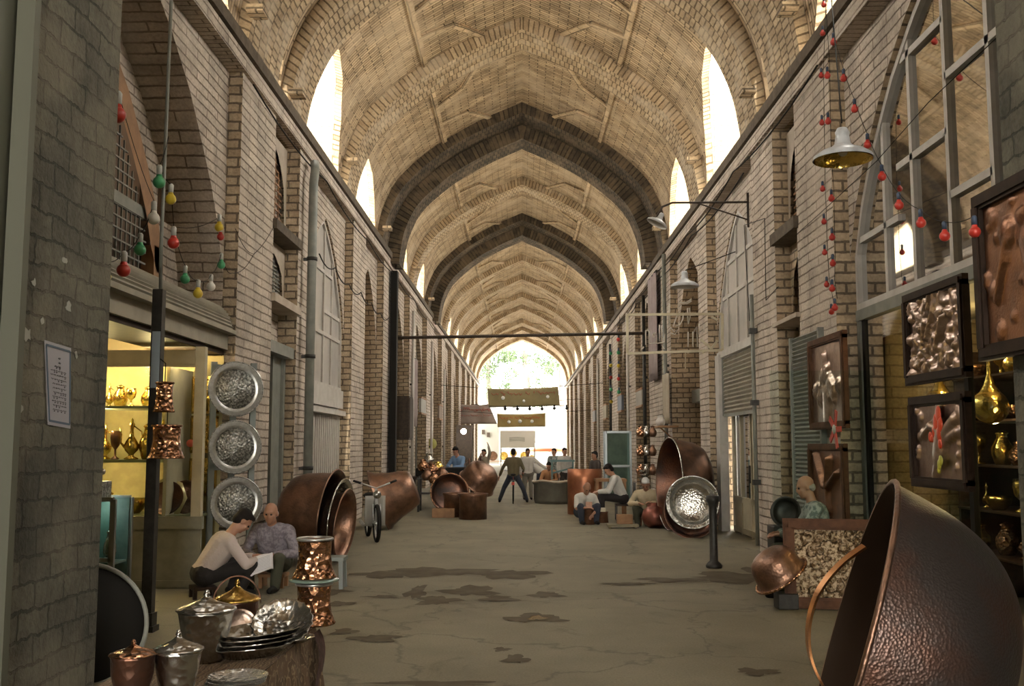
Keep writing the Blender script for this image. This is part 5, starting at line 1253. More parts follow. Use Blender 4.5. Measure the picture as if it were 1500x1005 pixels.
# ================================================================== craftsmen, wares and people further along
white = cloth('white_shirt', (.50,.48,.44)); cream = cloth('cream_sweater', (.42,.34,.22)); olive = cloth('olive_jacket', (.13,.105,.055)); bluep = cloth('blue_shirt', (.16,.26,.42)); darkc = cloth('dark_jacket', (.05,.04,.035)); beige = cloth('beige_shirt', (.36,.31,.24)); navy = cloth('navy_trousers', (.03,.035,.05)); pale = cloth('pale_shirt', (.55,.52,.46))
SIT = dict(pelvis=(0, -.10, .48), neck=(0, .02, .97), head=(0, .10, 1.10), hp=R(25), hy=0, sl=(-.19, 0, .90), el=(-.24, .14, .66), wl=(-.10, .36, .68), sr=(.19, 0, .90), er=(.24, .14, .66), wr=(.10, .36, .68),
       hl=(-.1, -.06, .46), kl=(-.13, .36, .50), al=(-.12, .34, .07), hr=(.1, -.06, .46), kr=(.13, .36, .50), ar=(.12, .34, .07))
LOW = dict(pelvis=(0, -.14, .24), neck=(0, .06, .60), head=(0, .14, .72), hp=R(35), hy=0, sl=(-.18, .03, .54), el=(-.24, .16, .32), wl=(-.08, .36, .34), sr=(.18, .03, .54), er=(.24, .16, .32), wr=(.08, .36, .34),
       hl=(-.09, -.10, .22), kl=(-.18, .26, .36), al=(-.15, .24, .06), hr=(.09, -.10, .22), kr=(.18, .26, .36), ar=(.15, .24, .06))
STD = dict(pelvis=(0, 0, .84), neck=(0, .01, 1.36), head=(0, .03, 1.50), hp=R(6), hy=0, sl=(-.18, 0, 1.30), el=(-.23, .02, 1.03), wl=(-.24, .10, .80), sr=(.18, 0, 1.30), er=(.23, .02, 1.03), wr=(.24, .10, .80),
       hl=(-.09, 0, .82), kl=(-.10, .03, .45), al=(-.11, 0, .07), hr=(.09, 0, .82), kr=(.10, .03, .45), ar=(.11, 0, .07))
def stool(label, loc, h=.36, w=.32, mt='wood', rot=0):
    t = thing('stool', label, 'stool', loc, rot); m = MB(); m.box((-w/2, -w/2, h-.035), (w/2, w/2, h)); m.build('seat', M[mt], t)
    for x in (-1, 1):
        for y in (-1, 1): m = MB(); m.box((x*(w/2-.03)-.018, y*(w/2-.03)-.018, 0), (x*(w/2-.03)+.018, y*(w/2-.03)+.018, h-.035)); m.build('leg', M[mt], t)
    return t
# man in white shirt on a chair, facing left
P_ = Vector((2.05, 21.6, 0))
person('man in a white shirt on a chair, bent over the work in his lap', P_, R(88), dict(SIT, hp=R(38), neck=(0, .10, .95), head=(0, .19, 1.06), sl=(-.19, .07, .88), sr=(.19, .07, .88), el=(-.24, .2, .62), er=(.24, .2, .62), wl=(-.1, .42, .60), wr=(.1, .42, .60)), white, blk, vox=.015, shoes='black')
t = thing('chair', 'dark upright chair under the man in the white shirt', 'chair', P_+Vector((.14, 0, 0)), R(88))
m = MB(); m.box((-.2, -.2, .31), (.2, .2, .35)); m.build('seat', M['darkwood'], t)
m = MB(); m.box((-.2, -.23, .48), (.2, -.20, .80)); m.build('backrest', M['iron'], t)
for x in (-.18, .18):
    for y in (-.21, .18): m = MB(); m.box((x-.018, y-.018, 0), (x+.018, y+.018, .8 if y < 0 else .31)); m.build('leg', M['iron'], t)
# crouching man in white
P_ = aZ(858, 768); person('balding craftsman in a white T-shirt crouching at a small anvil', P_+Vector((0, .15, 0)), R(195), dict(LOW, wl=(-.04, .34, .20)), pale, navy, hair='hairgrey', skin='skintan', bald=True, vox=.015, sleeve=.42)
stool('low stool under the crouching craftsman', P_+Vector((.02, .32, 0)), .11, .26)
def anvil(label, loc, h=.28, top='iron', bt='wood', r=.11):
    t = thing('anvil', label, 'anvil', loc); lath('block', [(0, 0), (r, 0), (r*.95, h*.1), (r*.85, h*.6), (r*.95, h*.75), (0, h*.75)], bt, t, 16)
    m = MB(); m.box((-r*.5, -r*.5, h*.75), (r*.5, r*.5, h)); m.build('head', M[top], t)
anvil('small anvil on a dark wooden block between the crouching man and us', aZ(861, 766)+Vector((.0, -.35, 0)), .45, 'copper', 'wood', .13)
anvil('second squat anvil block at the feet of the seated man', aZ(883, 766)+Vector((0, .1, 0)), .30, 'cream', 'wood', .13)
# old man in cream with a copper pot
P_ = aZ(944, 772)+Vector((.08, .25, 0)); person('white haired craftsman in a cream sweater working over a red copper pot', P_, R(165), dict(LOW, hp=R(40), pelvis=(0, -.14, .30), neck=(0, .04, .70), head=(0, .12, .82), sl=(-.2, .02, .64), sr=(.2, .02, .64), el=(-.3, .16, .44), er=(.3, .16, .44), wl=(-.14, .36, .48), wr=(.1, .36, .46)), cream, greent, hair='hairwhite', skin='skintan', vox=.014)
stool('low stool under the white haired craftsman', P_+Vector((0, .16, 0)), .16, .28)
t = thing('copper_pot', 'round red copper pot held by the white haired craftsman', 'pot', P_+Vector((.10, -.50, .02)), (R(-20), 0, 0))
lath('body', shell([(0, 0), (.12, .0), (.22, .08), (.26, .2), (.22, .33), (.13, .40), (.15, .44)]), mat('red_copper', (.30,.10,.07), .45, .7, c2=(.2,.08,.06), ns=6), t, 32)
t = thing('wooden_board', 'pale wooden board with a rough block on the ground by the seated man', 'board', aZ(912, 774)); m = MB(); m.box((-.3, -.14, .04), (.3, .14, .08)); m.box((-.27, -.12, 0), (-.22, .12, .04)); m.box((.22, -.12, 0), (.27, .12, .04)); m.build('board', mat('pale_wood', (.22,.19,.12), .8), t)
m = MB(); m.cbox((.05, .1, .17), (.3, .2, .18)); m.build('block', M['oldwood'], t, bevel=.01)
# pots and wares beside the right craftsman
r_ = random.Random(4)
for k in range(9):
    p = aY(938+ (k % 3)*9, 640+ (k//3)*28, 20.9); mt = ['copperhot', 'silver', 'copper'][k % 3]
    simple('small_pot', 'small %s pot hanging by the right shop door, %s in the cluster' % ({'copperhot': 'bright copper', 'silver': 'silver', 'copper': 'dull copper'}[mt], ords[k]), 'pot', p, jar(.24, .09), mt, 'small wares hung by the right shop door', 16)
m = MB(); 
for k in range(9): m.M = Matrix.Translation((0, 0, .075*k)); m.lathe([(0, 0), (.09, .01), (.12, .05), (.10, .055), (0, .03)], 20)
m.M = Matrix(); p = aY(944, 755, 20.6)
for k in range(9): simple('silver_bowl', 'small silver bowl, %s from the bottom of the pile behind the old craftsman' % ords[k], 'bowl', (p.x+.02*(k % 2), 20.6, .35+.085*k), shell([(0, 0), (.06, 0), (.11, .06)], .005), 'silver', 'pile of silver bowls', 20)
stool('dark stand under the pile of silver bowls', (p.x, 20.6, 0), .35, .3, 'darkwood')
t = thing('wall_shelf', 'small timber shelf of odds and ends beside the right shop door', 'shelf', (3.40, 23.2, 2.0)); m = MB(); m.box((-.3, -.5, 0), (.15, .5, .04)); m.build('board', M['oldwood'], t); m = MB(); m.bar((.14, 0, -.3), (-.2, 0, 0), .03); m.build('bracket', M['oldwood'], t)
for k in range(3): simple('white_jar', 'white jar on the small timber shelf, %s from us' % ords[k], 'jar', (3.2, 22.9+.25*k, 2.04), jar(.25, .08), 'white', 'jars on the timber shelf', 14)
# workbench, copper sheet roll and trestle table
P_ = aZ(850, 742); t = thing('copper_sheet', 'large curved sheet of copper standing on end behind the crouching man', 'copper sheet', Vector((1.45, 23.6, 0)))
m = MB(); m.grid(lambda u, v: (.42*math.cos(R(200)+R(150)*u), .42*math.sin(R(200)+R(150)*u), 1.05*v), 24, 4); m.build('sheet', mat('red_sheet', (.40,.16,.08), .4, .8, c2=(.28,.11,.06), ns=3), t, solid=.006)
t = thing('work_table', 'small wooden trestle table beside the copper sheet', 'table', (2.0, 22.9, 0)); m = MB(); m.box((-.35, -.3, .78), (.35, .3, .84)); m.build('top', M['oldwood'], t)
for x in (-.31, .31):
    for y in (-.26, .26): m = MB(); m.box((x-.025, y-.025, 0), (x+.025, y+.025, .78)); m.build('leg', M['oldwood'], t)
# stone basin with people behind
t = thing('stone_basin', 'long low grey stone trough in the middle of the passage', 'trough', (.93, 27.9, 0))
m = MB(); m.sm = False
m.lathe([(0, 0), (.95, 0), (1.02, .1), (1.02, .50), (1.10, .56), (1.08, .60), (.9, .60), (.88, .45), (0, .45)], 8, sx=.60, sy=.6); m.build('trough', mat('trough_stone', (.13,.12,.09), .8, c2=(.10,.09,.07), ns=3), t)
m = MB(); m.tube([(1.1*math.cos(a)*.58, 1.1*math.sin(a)*.58, .61+.02*math.sin(5*a)) for a in [R(180+9*k) for k in range(21)]], .03, 6); m.build('pale_edge', mat('pale_edge', (.45,.38,.28), .7), t)
def stand(label, px, pyb, Y, rot, sh, tr, J=None, hair='hair', bald=False, s=.93, skin='skin', **k):
    p = aY(px, 700, Y); return person(label, Vector((p.x, Y, 0)), rot, dict(STD, **(J or {})), sh, tr, hair=hair, bald=bald, s=s, vox=.018, skin=skin, **k)
# man straddling a bicycle seen from behind
stand('man in an olive jacket standing astride a bicycle, seen from behind', 752, 735, 28.2, 0, olive, navy, dict(al=(-.42, -.05, .07), ar=(.42, -.05, .07), kl=(-.28, .0, .45), kr=(.28, .0, .45), pelvis=(0, 0, .80), hl=(-.10, 0, .78), hr=(.10, 0, .78), el=(-.32, .02, 1.05), wl=(-.42, .12, .80), er=(.30, .06, 1.03), wr=(.30, .30, .92)), s=.92)
def bicycle(label, loc, rot):
    t = thing('bicycle', label, 'bicycle', loc, rot)
    for y in (.52, -.50):
        m = MB(); m.M = Matrix.Translation((0, y, .33)) @ Matrix.Rotation(PI/2, 4, 'Y'); m.tube([(.32*math.cos(2*PI*k/32), .32*math.sin(2*PI*k/32), 0) for k in range(32)], .018, 6, closed=True); w_ = m.build('wheel', M['black'], t)
        m = MB(); m.M = Matrix.Translation((0, y, .33)) @ Matrix.Rotation(PI/2, 4, 'Y')
        for k in range(12): a = 2*PI*k/12; m.bar((0, 0, 0), (.31*math.cos(a), .31*math.sin(a), 0), .004)
        m.build('spokes', M['trayrim'], w_)
    m = MB(); m.tube([(0, -.5, .33), (0, -.12, .30), (0, .34, .72), (0, -.22, .72), (0, -.12, .30)], .016, 6); m.tube([(0, -.5, .33), (0, -.22, .72)], .012, 6); m.tube([(0, .52, .33), (0, .34, .84)], .015, 6); m.build('frame', mat('red_frame', (.30,.05,.04), .4), t)
    m = MB(); m.tube([(-.26, .22, .9), (-.1, .36, .88), (0, .36, .86), (.1, .36, .88), (.26, .22, .9)], .012, 6); m.build('handlebar', M['trayrim'], t)
    m = MB(); m.ball((0, -.24, .78), (.08, .13, .035), 12, 8); m.build('saddle', M['black'], t)
    m = MB(); m.box((-.07, -.75, .62), (.07, -.35, .64)); m.build('rack', M['iron'], t)
    m = MB(); m.box((-.04, -.80, .52), (.04, -.78, .60)); m.build('reflector', red, t)
    return t
p = aY(752, 700, 28.2); bicycle('bicycle between the legs of the man in the olive jacket', (p.x, 28.0, 0), 0)
stand('man in a pale shirt facing us with one arm held out, beside the cyclist', 773, 735, 29.6, R(185), pale, cloth('grey_trousers', (.16,.14,.11)), dict(el=(-.40, .05, 1.12), wl=(-.62, .16, .98), er=(.24, .04, 1.03)), s=.92, skin='skintan')
# people behind the trough
stand('person in a light shirt bending down left of the trough', 792, 735, 29.8, R(60), pale, navy, dict(pelvis=(0, -.1, .82), neck=(0, .30, 1.12), head=(0, .40, 1.16), hp=R(50), sl=(-.18, .26, 1.08), sr=(.18, .26, 1.08), el=(-.2, .4, .85), er=(.2, .4, .85), wl=(-.1, .5, .65), wr=(.1, .5, .65)), s=.90)
stand('person in a checked shirt standing behind the trough', 812, 735, 31.0, R(150), chk, darkc, s=.92)
stand('dark haired person in a white shirt turning right behind the trough', 827, 735, 30.0, R(200), white, darkc, s=.93)
stand('man in a dark jacket at the right wall beyond the seated man', 872, 735, 26.0, R(120), darkc, blk, s=.88, hair='hair', skin='skintan')
stand('figure in an orange-brown shawl crouched behind the trough', 805, 735, 29.0, R(170), cloth('orange_shawl', (.42,.20,.09)), darkc, dict(pelvis=(0, -.14, .50), neck=(0, .1, .92), head=(0, .16, 1.04), hp=R(25), sl=(-.18, .06, .86), sr=(.18, .06, .86), el=(-.24, .2, .62), er=(.24, .2, .62), wl=(-.08, .38, .6), wr=(.08, .38, .6), hl=(-.1,-.1,.48), hr=(.1,-.1,.48), kl=(-.15,.3,.5), kr=(.15,.3,.5), al=(-.14,.2,.07), ar=(.14,.2,.07)), s=.95)
t = thing('green_machine', 'green painted metal frame machine on the trough edge', 'machine', (1.15, 28.75, 0))
m = MB(); 
for x in (-.3, .3): m.bar((x, 0, 0), (x, 0, 1.15), .05)
m.bar((-.35, 0, 1.15), (.35, 0, 1.15), .06); m.bar((-.3, 0, .8), (.3, 0, .95), .05); m.build('frame', mat('green_machine_paint', (.09,.16,.15), .5), t)
# left cluster: copperware trestle and people
stand('person in a blue shirt sitting high behind the left copperware', 671, 740, 27.4, R(150), bluep, darkc, dict(pelvis=(0, -.1, .92), neck=(0, .06, 1.38), head=(0, .14, 1.50), hp=R(30), el=(-.24, .18, 1.08), wl=(-.06, .36, 1.05), er=(.24, .18, 1.08), wr=(.06, .36, 1.05), hl=(-.1, -.06, .9), kl=(-.13, .36, .92), al=(-.12, .34, .5), hr=(.1, -.06, .9), kr=(.13, .36, .92), ar=(.12, .34, .5)), s=.95)
stool('tall dark stool under the person in blue', (aY(671, 700, 27.4).x, 27.5, 0), .76, .36, 'darkwood')
t = thing('trestle', 'dark trestle table crowded with copperware on the left', 'table', (-2.0, 26.0, 0)); m = MB(); m.box((-.9, -.5, .72), (.75, .6, .78)); m.build('top', M['darkwood'], t)
for x in (-.85, .7):
    for y in (-.45, .55): m = MB(); m.bar((x, y, 0), (x, y, .72), .05); m.build('leg', M['darkwood'], t)
m = MB(); m.box((-.75, -.2, .78), (.6, .5, 1.02)); m.build('dark_cover', M['black'], t, bevel=.05)
for (px, Y, h, r, lb) in ((693, 21.9, .54, .30, 'tall brown copper drum standing in front, the right one'), (666, 22.6, .52, .24, 'reddish copper drum left of and behind the brown one')):
    p = aY(px, 700, Y); t = thing('copper_drum', lb, 'drum', (p.x, Y, 0)); lath('body', shell([(0, 0), (r*1.0, 0), (r*1.0, h*.85), (r*1.07, h*.93), (r*1.09, h)]), 'red_copper' if False else 'copper', t, 36)
    m = MB(); m.tube([(r*1.09*math.cos(2*PI*k/36), r*1.09*math.sin(2*PI*k/36), h) for k in range(36)], .014, 6, closed=True); m.build('rim', M['copper'], t)
cauldron('copper_pan', 'shallow copper pan on edge facing us in the left cluster', aY(659, 722, 23.2), .42, .2, Vector((.25, -.95, .12)), 'copper', 'oldcopper', .03, 'pan', rimm='copperhot')
cauldron('domed_basin', 'big domed copper basin upside down behind the drums', aY(698, 708, 23.9), .44, .5, Vector((-.5, .35, -.75)), 'copper', 'oldcopper', .02, 'basin')
stool('low dark stand holding the shallow copper pan', (aY(657, 722, 23.2).x, 23.25, 0), .10, .5, 'darkwood')
stool('dark stand under the domed copper basin', (aY(698, 700, 23.9).x, 24.0, 0), .42, .4, 'darkwood')
for k, (px, py, Y, h, mt) in enumerate(((620, 690, 24.5, .3, 'copperhot'), (628, 682, 24.6, .32, 'silver'), (634, 694, 24.4, .26, 'copperhot'), (642, 690, 24.7, .24, 'gold'), (648, 700, 24.3, .26, 'copper'), (626, 704, 24.2, .3, 'copper'), (636, 708, 24.0, .28, 'copperhot'))):
    p = aY(px, py, Y); simple('copper_jar', '%s jar, %s from the left in the glinting pile by the left wall' % ({'copperhot': 'bright copper', 'silver': 'silver', 'gold': 'brassy', 'copper': 'dull copper'}[mt], ords[k]), 'jar', p, jar(h, .15), mt, 'copper jars piled by the left wall', 18)
t = thing('ware_rack', 'dark iron rack holding the glinting pile of jars', 'rack', (aY(632, 700, 24.3).x, 24.4, 0))
for x in (-.3, .3):
    for y in (-.2, .3): m = MB(); m.bar((x, y, 0), (x, y, .85), .05); m.build('leg', M['iron'], t)
for z in (.45, .8): m = MB(); m.box((-.35, -.25, z-.03), (.35, .35, z)); m.build('shelf', M['iron'], t)
for k, (px, Y) in enumerate(((690, 25.8), (700, 25.4), (707, 25.9))):
    ewer('copper ewer on the left trestle, %s from the left' % ords[k], (aY(px, 700, Y).x-.05, Y, .78), .5+.12*(k == 2), 'oldcopper', 1, 'ewers on the left trestle', rot=1.0*k)
t = thing('wooden_crate', 'small pale crate on the ground before the shallow copper pan', 'crate', (aY(650, 745, 22.4).x, 22.4, 0)); m = MB(); m.box((-.25, -.15, 0), (.25, .15, .2)); m.build('box', M['oldwood'], t, bevel=.01)
stand('person with a raised arm half hidden beyond the copper basin', 709, 735, 31.5, R(150), beige, darkc, dict(el=(-.30, .1, 1.5), wl=(-.26, .14, 1.75)), s=.9)
t = thing('glass_case', 'tall glazed display case with aluminium frame by the right wall', 'showcase', (2.75, 29.0, 0)); m = MB()
for x in (-.35, .35):
    for y in (-.3, .3): m.box((x-.03, y-.03, 0), (x+.03, y+.03, 2.0))
for z in (.05, 1.0, 1.97):
    for y in (-.3, .3): m.box((-.35, y-.03, z-.03), (.35, y+.03, z+.03))
m.build('frame', bpy.data.materials['aluminium'], t); m = MB(); m.quad([(-.35, -.3, 0), (.35, -.3, 0), (.35, -.3, 2), (-.35, -.3, 2)]); m.build('pane', M['greenglass'], t)
m = MB(); m.box((-.36, .28, 0), (.36, .3, 2.0)); m.build('back', M['greypaint'], t)
t = thing('yellow_disc', 'round yellow sign plate on the left wall above the copperware', 'sign', aY(632, 650, 38.6), (PI/2, 0, R(20))); m = MB(); m.lathe([(0, 0), (.21, 0), (.21, .02), (0, .02)], 24); m.build('plate', mat('sign_yellow', (.45,.42,.12), .6), t)
# ================================================================== banners and the street beyond
def banner(label, pts, Y, c, ink, seed, holes, lines, nm='banner', fold=.04):
    q = [aY(px, py, Y) for px, py in pts]; o_ = sum(q, Vector())/4; t = thing(nm, label, 'banner', o_)
    q = [v-o_ for v in q]; f = lambda u, v, d=0: lerp(lerp(q[0], q[1], u), lerp(q[3], q[2], u), v)+Vector((0, fold*math.sin(u*14)*(.4+v)-d, -.05*math.sin(u*PI)*(1-v)))
    m = MB(); m.grid(lambda u, v: f(u, v), 40, 8); m.build('fabric', mat('fabric_%d' % seed, c, .9, c2=tuple(x*.85 for x in c), ns=2), t, solid=.01)
    W_ = (q[1]-q[0]).length; H_ = (q[3]-q[0]).length; r = random.Random(seed); m = MB()
    for (v0, amp, th) in lines:
        u = .95
        while u > .06:
            l = r.uniform(.02, .06); kind = r.random(); z = v0
            if kind < .25: pts2 = [(u, z-amp*1.3), (u-.002, z+amp*.2)]
            elif kind < .6: pts2 = [(u, z), (u-l*.3, z+amp*.35), (u-l*.6, z-amp*.1), (u-l, z+amp*.3)]
            else: pts2 = [(u, z-amp*.2), (u-l*.2, z+amp*.6), (u-l*.7, z+amp*.7), (u-l, z-amp*.3)]
            m.tube([f(a, b_, .02) for a, b_ in pts2], th*H_, 4)
            if r.random() < .5: m.ball(f(u-l*.5, z-amp*.8 if r.random() < .5 else z+amp*1.0, .02), th*H_*1.3, 5, 4)
            u -= l+.012
    m.build('painted_script', mat('ink_%d' % seed, ink, .8), t)
    for k, (u, v, r0) in enumerate(holes):
        m = MB(); m.M = Matrix.Translation(f(u, v, .02)) @ Matrix.Rotation(PI/2, 4, 'X'); m.lathe([(0, 0), (r0, 0), (r0, .01), (0, .01)], 16); m.build('white_disc', pale if False else bpy.data.materials['disc_white'] if 'disc_white' in bpy.data.materials else mat('disc_white', (.8,.8,.76), .8), t)
    return t
banner('wide olive banner with red painted script and three white discs, hung highest', [(714,569),(818,566),(820,595),(716,597)], 44, (.27,.22,.11), (.30,.09,.05), 51, [(.21,.5,.085),(.5,.68,.06),(.84,.5,.075)], [(.27, .09, .022)])
banner('narrower ochre banner with orange script and three white discs, below the olive one', [(728,606),(799,605),(799,625),(729,626)], 52, (.42,.31,.12), (.50,.17,.06), 52, [(.24,.6,.09),(.47,.55,.1),(.72,.58,.09)], [(.28, .1, .025)])
banner('large pale banner with faded red script on the left, partly behind the olive one', [(668,592),(716,592),(728,621),(668,621)], 60, (.42,.35,.32), (.42,.16,.13), 53, [], [(.25, .1, .022), (.55, .07, .012)])
# white signboard, screens, trays, parasol and hoarding beyond the arch
m = MB(); a = aY(733, 631, 78); b_ = aY(784, 656, 78); m.box((a.x, 78, b_.z), (b_.x, 78.1, a.z)); t = thing('white_signboard', 'bright white rectangular signboard below the ochre banner', 'signboard', (0,0,0)); m.build('board', mat('board_white', (.85,.86,.84), .7), t)
m = MB()
for k in range(3): m.tube([(a.x+.7+.0*k, 77.98, a.z-.55-.12*k), (a.x+1.3, 77.98, a.z-.52-.12*k), (a.x+1.9, 77.98, a.z-.56-.12*k)], .02, 4)
m.build('faint_script', mat('faint_grey', (.5,.52,.52), .8), t)
for x in (a.x+.05, b_.x-.05): m = MB(); m.bar((x, 78.05, 0), (x, 78.05, b_.z), .08); m.build('leg', M['greypaint'], t)
m = MB(); m.box((-5.5, 96, 0), (5.5, 96.2, 5.2)); 
m.build('wall_hoarding', mat('corrugated_pale', (.28,.29,.29), .6, c2=(.24,.25,.25), ns=1), kind='structure')
m = MB()
for k in range(60): m.box((-5.5+k*.18, 95.94, .0), (-5.42+k*.18, 96, 5.2))
m.build('trim_hoarding', mat('rib_pale', (.20,.215,.22), .6), kind='structure')
a = aY(683, 620, 86); b_ = aY(731, 690, 86)
m = MB(); m.box((a.x, 86, 0), (b_.x, 86.2, a.z)); m.build('wall_stall', mat('stall_white', (.27,.27,.25), .8), kind='structure')
for k, (px, py) in enumerate(((708, 633), (715.5, 637))): 
    p = aY(px, py, 85.9); m = MB(); m.box((-.13, -.04, -.2), (.13, .03, .2)); o = m.build('small_plaque', M['rust'], label='small brown plaque on the white stall wall, the %s one' % ('upper', 'lower')[k], cat='plaque', origin=False); o.location = p
for k, (px, py, r0) in enumerate(((722, 668, .4), (738, 668, .36), (752, 664, .3), (768, 668, .36), (779, 672, .3))):
    p = aY(px, py, 84.8); m = MB(); m.M = Matrix.Rotation(PI/2, 4, 'X'); m.lathe([(0, 0), (r0*.7, 0), (r0, .05), (r0*.7, .02), (0, .02)], 28); o = m.build('copper_tray', M['copper' if k == 0 else 'gold'], label='round metal tray shown in the sun at the far end, %s from the left' % ords[k], cat='tray', origin=False, group='trays in the sun at the far end'); o.location = p
t = thing('parasol', 'white parasol with orange and blue edge at the far end', 'parasol', (aY(805, 660, 86).x, 86, 0))
z = aY(805, 640, 86).z; 
m = MB(); m.M = Matrix.Translation((0, 0, z)); m.lathe([(1.75, -1.0), (1.2, -.55), (.6, -.2), (0, 0)], 8); m.build('canopy', mat('parasol_white', (.8,.8,.8), .7), t, solid=.02)
m = MB(); m.M = Matrix.Translation((0, 0, z)); m.lathe([(1.72, -1.25), (1.77, -1.0)], 8); m.build('valance', mat('parasol_orange', (.65,.22,.10), .7), t, solid=.02)
m = MB(); m.tube([(0, 0, 0), (0, 0, z)], .03, 6); m.build('pole', M['greypaint'], t)
# trees outside
bark = mat('tree_bark', (.12,.10,.09), .9, c2=(.09,.075,.065)); leaf = mat('leaves', (.055,.095,.045), .8, c2=(.09,.13,.06), ns=4)
for k, (px, Y, h, rr_, lb) in enumerate(((677, 118, 16, .5, 'left of the three trees beyond the far arch'), (771, 112, 17, .55, 'central tallest tree beyond the far arch'), (822, 120, 15, .4, 'slender right tree beyond the far arch'), (716, 130, 15, .5, 'tree trunk left of the centre behind the olive banner'))):
    x = aY(px, 560, Y).x; t = thing('tree', lb, 'tree', (x, Y, 0)); r = random.Random(k)
    m = MB(); m.tube([(0, 0, 0), (.1, 0, h*.4), (-.1, 0, h*.7), (.15, 0, h)], [rr_, rr_*.85, rr_*.6, rr_*.2], 10); m.build('trunk', bark, t)
    m = MB(); m.sm = False
    cl = [(r.uniform(-3, 3), r.uniform(-1.5, 1.5), r.uniform(h*.55, h*1.05), r.uniform(.8, 1.6)) for _ in range(12)]
    if k == 1: cl += [(1.4, -.5, z_, 1.3) for z_ in (4.5, 6, 7.5, 9)]
    for _ in range(2600):
        c = r.choice(cl); v = Vector((r.gauss(0, 1), r.gauss(0, 1), r.gauss(0, 1))); v = v.normalized()*c[3]*r.random()**.4; p = Vector(c[:3])+v
        a1 = Vector((r.uniform(-1, 1), r.uniform(-1, 1), r.uniform(-1, 1))).normalized()*.2; b1 = Vector((r.uniform(-1, 1), r.uniform(-1, 1), r.uniform(-1, 1))).normalized()*.12
        m.face([m.V(p-a1), m.V(p+b1), m.V(p+a1), m.V(p-b1)])
    m.build('crown', leaf, t)
# bulbs in a row under the olive banner, lamp at the far left
for k in range(6):
    p = aY(740+k*18, 599-(k > 3)*1, 43.5); m = MB(); m.ball((0, 0, 0), .07, 10, 6); m.lathe([(.04, .05), (.04, .14), (0, .15)], 8); o = m.build('hanging_bulb', M['black'], label='dark bulb hanging under the olive banner, %s from the left' % ords[k], cat='bulb', group='bulbs in a row under the olive banner', origin=False); o.location = p
wire([aY(690, 592, 43.5), aY(742, 597, 43.5), aY(830, 594, 43.5)], .012, label='wire of hanging bulbs under the olive banner')
p = aY(679, 632, 40); m = MB(); m.ball((0, 0, 0), .11, 14, 10); o = m.build('lit_bulb', M['lamp_white'], label='bright lit bulb by the far left shop', cat='bulb', origin=False); o.location = p
plight(p+Vector((0, -.3, 0)), 15, (1,.95,.85), .1, 'bulb_light')
t = thing('stall_hut', 'brown stall front with the lit bulb at the far left', 'stall', (p.x, 41.2, 0)); m = MB(); m.box((-.35, -.4, 0), (.3, .4, 2.4)); m.build('body', M['rust'], t)

for lb, (xa, ya), (xb, yb), Y in (('olive banner', (714,569), (818,566), 44), ('ochre banner', (728,606), (799,605), 52), ('pale banner', (668,592), (716,592), 60)):
    for q, (x_, y_) in (('left', (xa, ya)), ('right', (xb, yb))):
        p = aY(x_, y_, Y); sgn = -1 if q == 'left' else 1
        if lb == 'pale banner' and q == 'right': e = Vector((3.6, Y, p.z+.3))
        else: e = Vector((3.6*sgn, Y, p.z+.15))
        wire([p, e], .012, 'banner_rope', '%s rope tying the %s to the wall' % (q, lb), 'rope')
t = thing('display_bench', 'low bench carrying the metal trays in the sun at the far end', 'bench', (aY(750, 668, 84.9).x, 84.95, 0)); zb = aY(750, 668, 84.8).z-.42
m = MB(); m.box((-2.1, -.2, zb-.06), (2.1, .25, zb)); m.build('top', M['oldwood'], t)
for x in (-2, 2): m = MB(); m.box((x-.05, -.15, 0), (x+.05, .2, zb-.06)); m.build('leg', M['oldwood'], t)
# ================================================================== cloths, poles and signs along the far walls
r_ = random.Random(9)
mauve = cloth('mauve_cloth', (.30,.24,.23), (.24,.19,.18), 2); sand = cloth('sand_cloth', (.38,.33,.25), (.31,.26,.19), 2)
def hanging_cloth(label, sg, y, z0, z1, w, mt, x=3.35):
    t = thing('hanging_cloth', label, 'hanging cloth', (sg*x, y, z0)); m = MB()
    m.grid(lambda u, v: (sg*.03*math.sin(u*19), -w/2+w*u, (z1-z0)*v), 20, 6); m.build('fabric', mt, t, solid=.01)
    m = MB(); m.tube([(0, -w/2-.05, z1-z0+.01), (0, w/2+.05, z1-z0+.01)], .018, 6); m.build('rail', M['iron'], t)
hanging_cloth('mauve cloth strip hanging from the right cornice beyond the neon sign', 1, 26.4, 3.3, 6.1, 1.6, mauve, 3.48)
hanging_cloth('pale sand cloth over a doorway on the right wall behind the cauldron', 1, 23.9, 2.1, 3.3, .9, sand, 3.45)
hanging_cloth('mauve cloth strip hanging on the left wall past the tie rod', -1, 32.6, 2.2, 4.4, .9, mauve, 3.5)
for k, (sg, y, h, c) in enumerate(((1, 24.3, 6.3, 'greypaint'), (1, 28.5, 5.9, 'iron'), (-1, 31.8, 5.9, 'white'), (1, 33.0, 6.0, 'white'), (-1, 38.5, 5.6, 'white'), (1, 39.5, 5.6, 'iron'), (-1, 44.8, 5.0, 'white'), (1, 46.2, 5.6, 'white'))):
    t = thing('wall_pipe', '%s upright pipe on the %s wall, %s along from us' % ({'white': 'white', 'iron': 'dark', 'greypaint': 'grey'}[c], 'right' if sg > 0 else 'left', ords[k]), 'pipe', (sg*3.5, y, 0))
    m = MB(); m.tube([(0, 0, 0), (0, 0, h)], .05, 8); m.build('pipe', M[c], t)
    for z in (1.5, 3.5): m = MB(); m.box((min(0, sg*.09), -.03, z), (max(0, sg*.09), .03, z+.06)); m.build('clip', M['iron'], t)
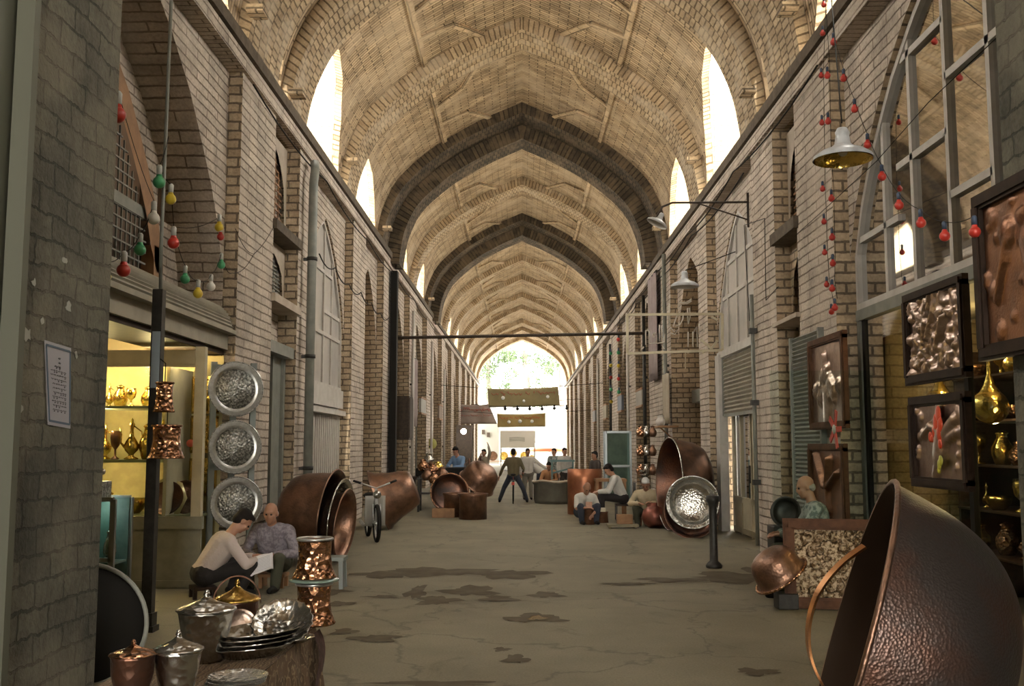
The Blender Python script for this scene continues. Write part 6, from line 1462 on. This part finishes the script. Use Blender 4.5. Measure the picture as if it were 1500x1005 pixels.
for k, (sg, y, z, w, h, c) in enumerate(((1, 30.0, 2.75, 1.6, .5, (.30,.27,.22)), (-1, 35.5, 2.7, 1.8, .55, (.36,.34,.30)), (1, 36.0, 2.8, 1.5, .6, (.18,.20,.24)), (1, 42.5, 2.7, 1.6, .6, (.34,.30,.22)), (-1, 43.0, 2.7, 1.6, .6, (.22,.16,.12)), (1, 49.0, 2.7, 1.6, .6, (.3,.3,.28)))):
    t = thing('shop_sign', 'plain shop board over a doorway, %s of the small boards from us, on the %s' % (ords[k], 'right' if sg > 0 else 'left'), 'sign board', (sg*3.55, y, z)); m = MB(); m.box((-.04, -w/2, 0), (.04, w/2, h)); m.build('board', mat('board_%d' % k, c, .7, c2=tuple(v*.8 for v in c), ns=3), t)
    m = MB()
    for z_ in (0, h): m.box((-.055, -w/2-.03, z_-.03), (.055, w/2+.03, z_+.03))
    m.build('edging', M['oldwood'], t)
# strings of small coloured bulbs along the right wall
k = 0
for st, (y, z, n) in enumerate(((34.0, 5.2, 5), (37.0, 5.0, 5))):
    pts = []
    for j in range(n):
        p = Vector((3.3, y, z-.45*j)); col = ['red', 'green', 'yellow'][(j+st) % 3]
        bulb_p = p; t = thing('light_bulb', '%s bulb, %s from the top of the %s far right bulb string' % (col, ords[j], ('nearer', 'farther')[st]), 'bulb', p, 0, 'bulbs on the far right strings')
        m = MB(); m.ball((0, 0, 0), .07, 10, 6); m.build('globe', M['bulb_'+col], t); m = MB(); m.lathe([(0, .06), (.03, .06), (.03, .16), (0, .16)], 8); m.build('socket', M['sock_blue'], t); pts.append(p+Vector((.05, 0, .1)))
    wire([pts[0]+Vector((0, 0, .7))]+pts, .008, label='flex of the %s far right bulb string' % ('nearer', 'farther')[st])
# cables along the cornices
for k, (sg, z, y0, y1) in enumerate(((1, 6.1, 11.5, 40), (1, 5.9, 15.5, 45), (-1, 6.3, 12.6, 42), (-1, 4.9, 17.0, 26))):
    pts = [(sg*3.52, y0+(y1-y0)*j/6, z+.04*math.sin(j*2.3)) for j in range(7)]
    wire(pts, .012, label='dark cable slung along the %s wall, %s' % ('right' if sg > 0 else 'left', ('upper run', 'lower run', 'cornice run', 'short run over the white window')[k]), sag=.12)
# shop shelf of small wares under the left jamb bricks
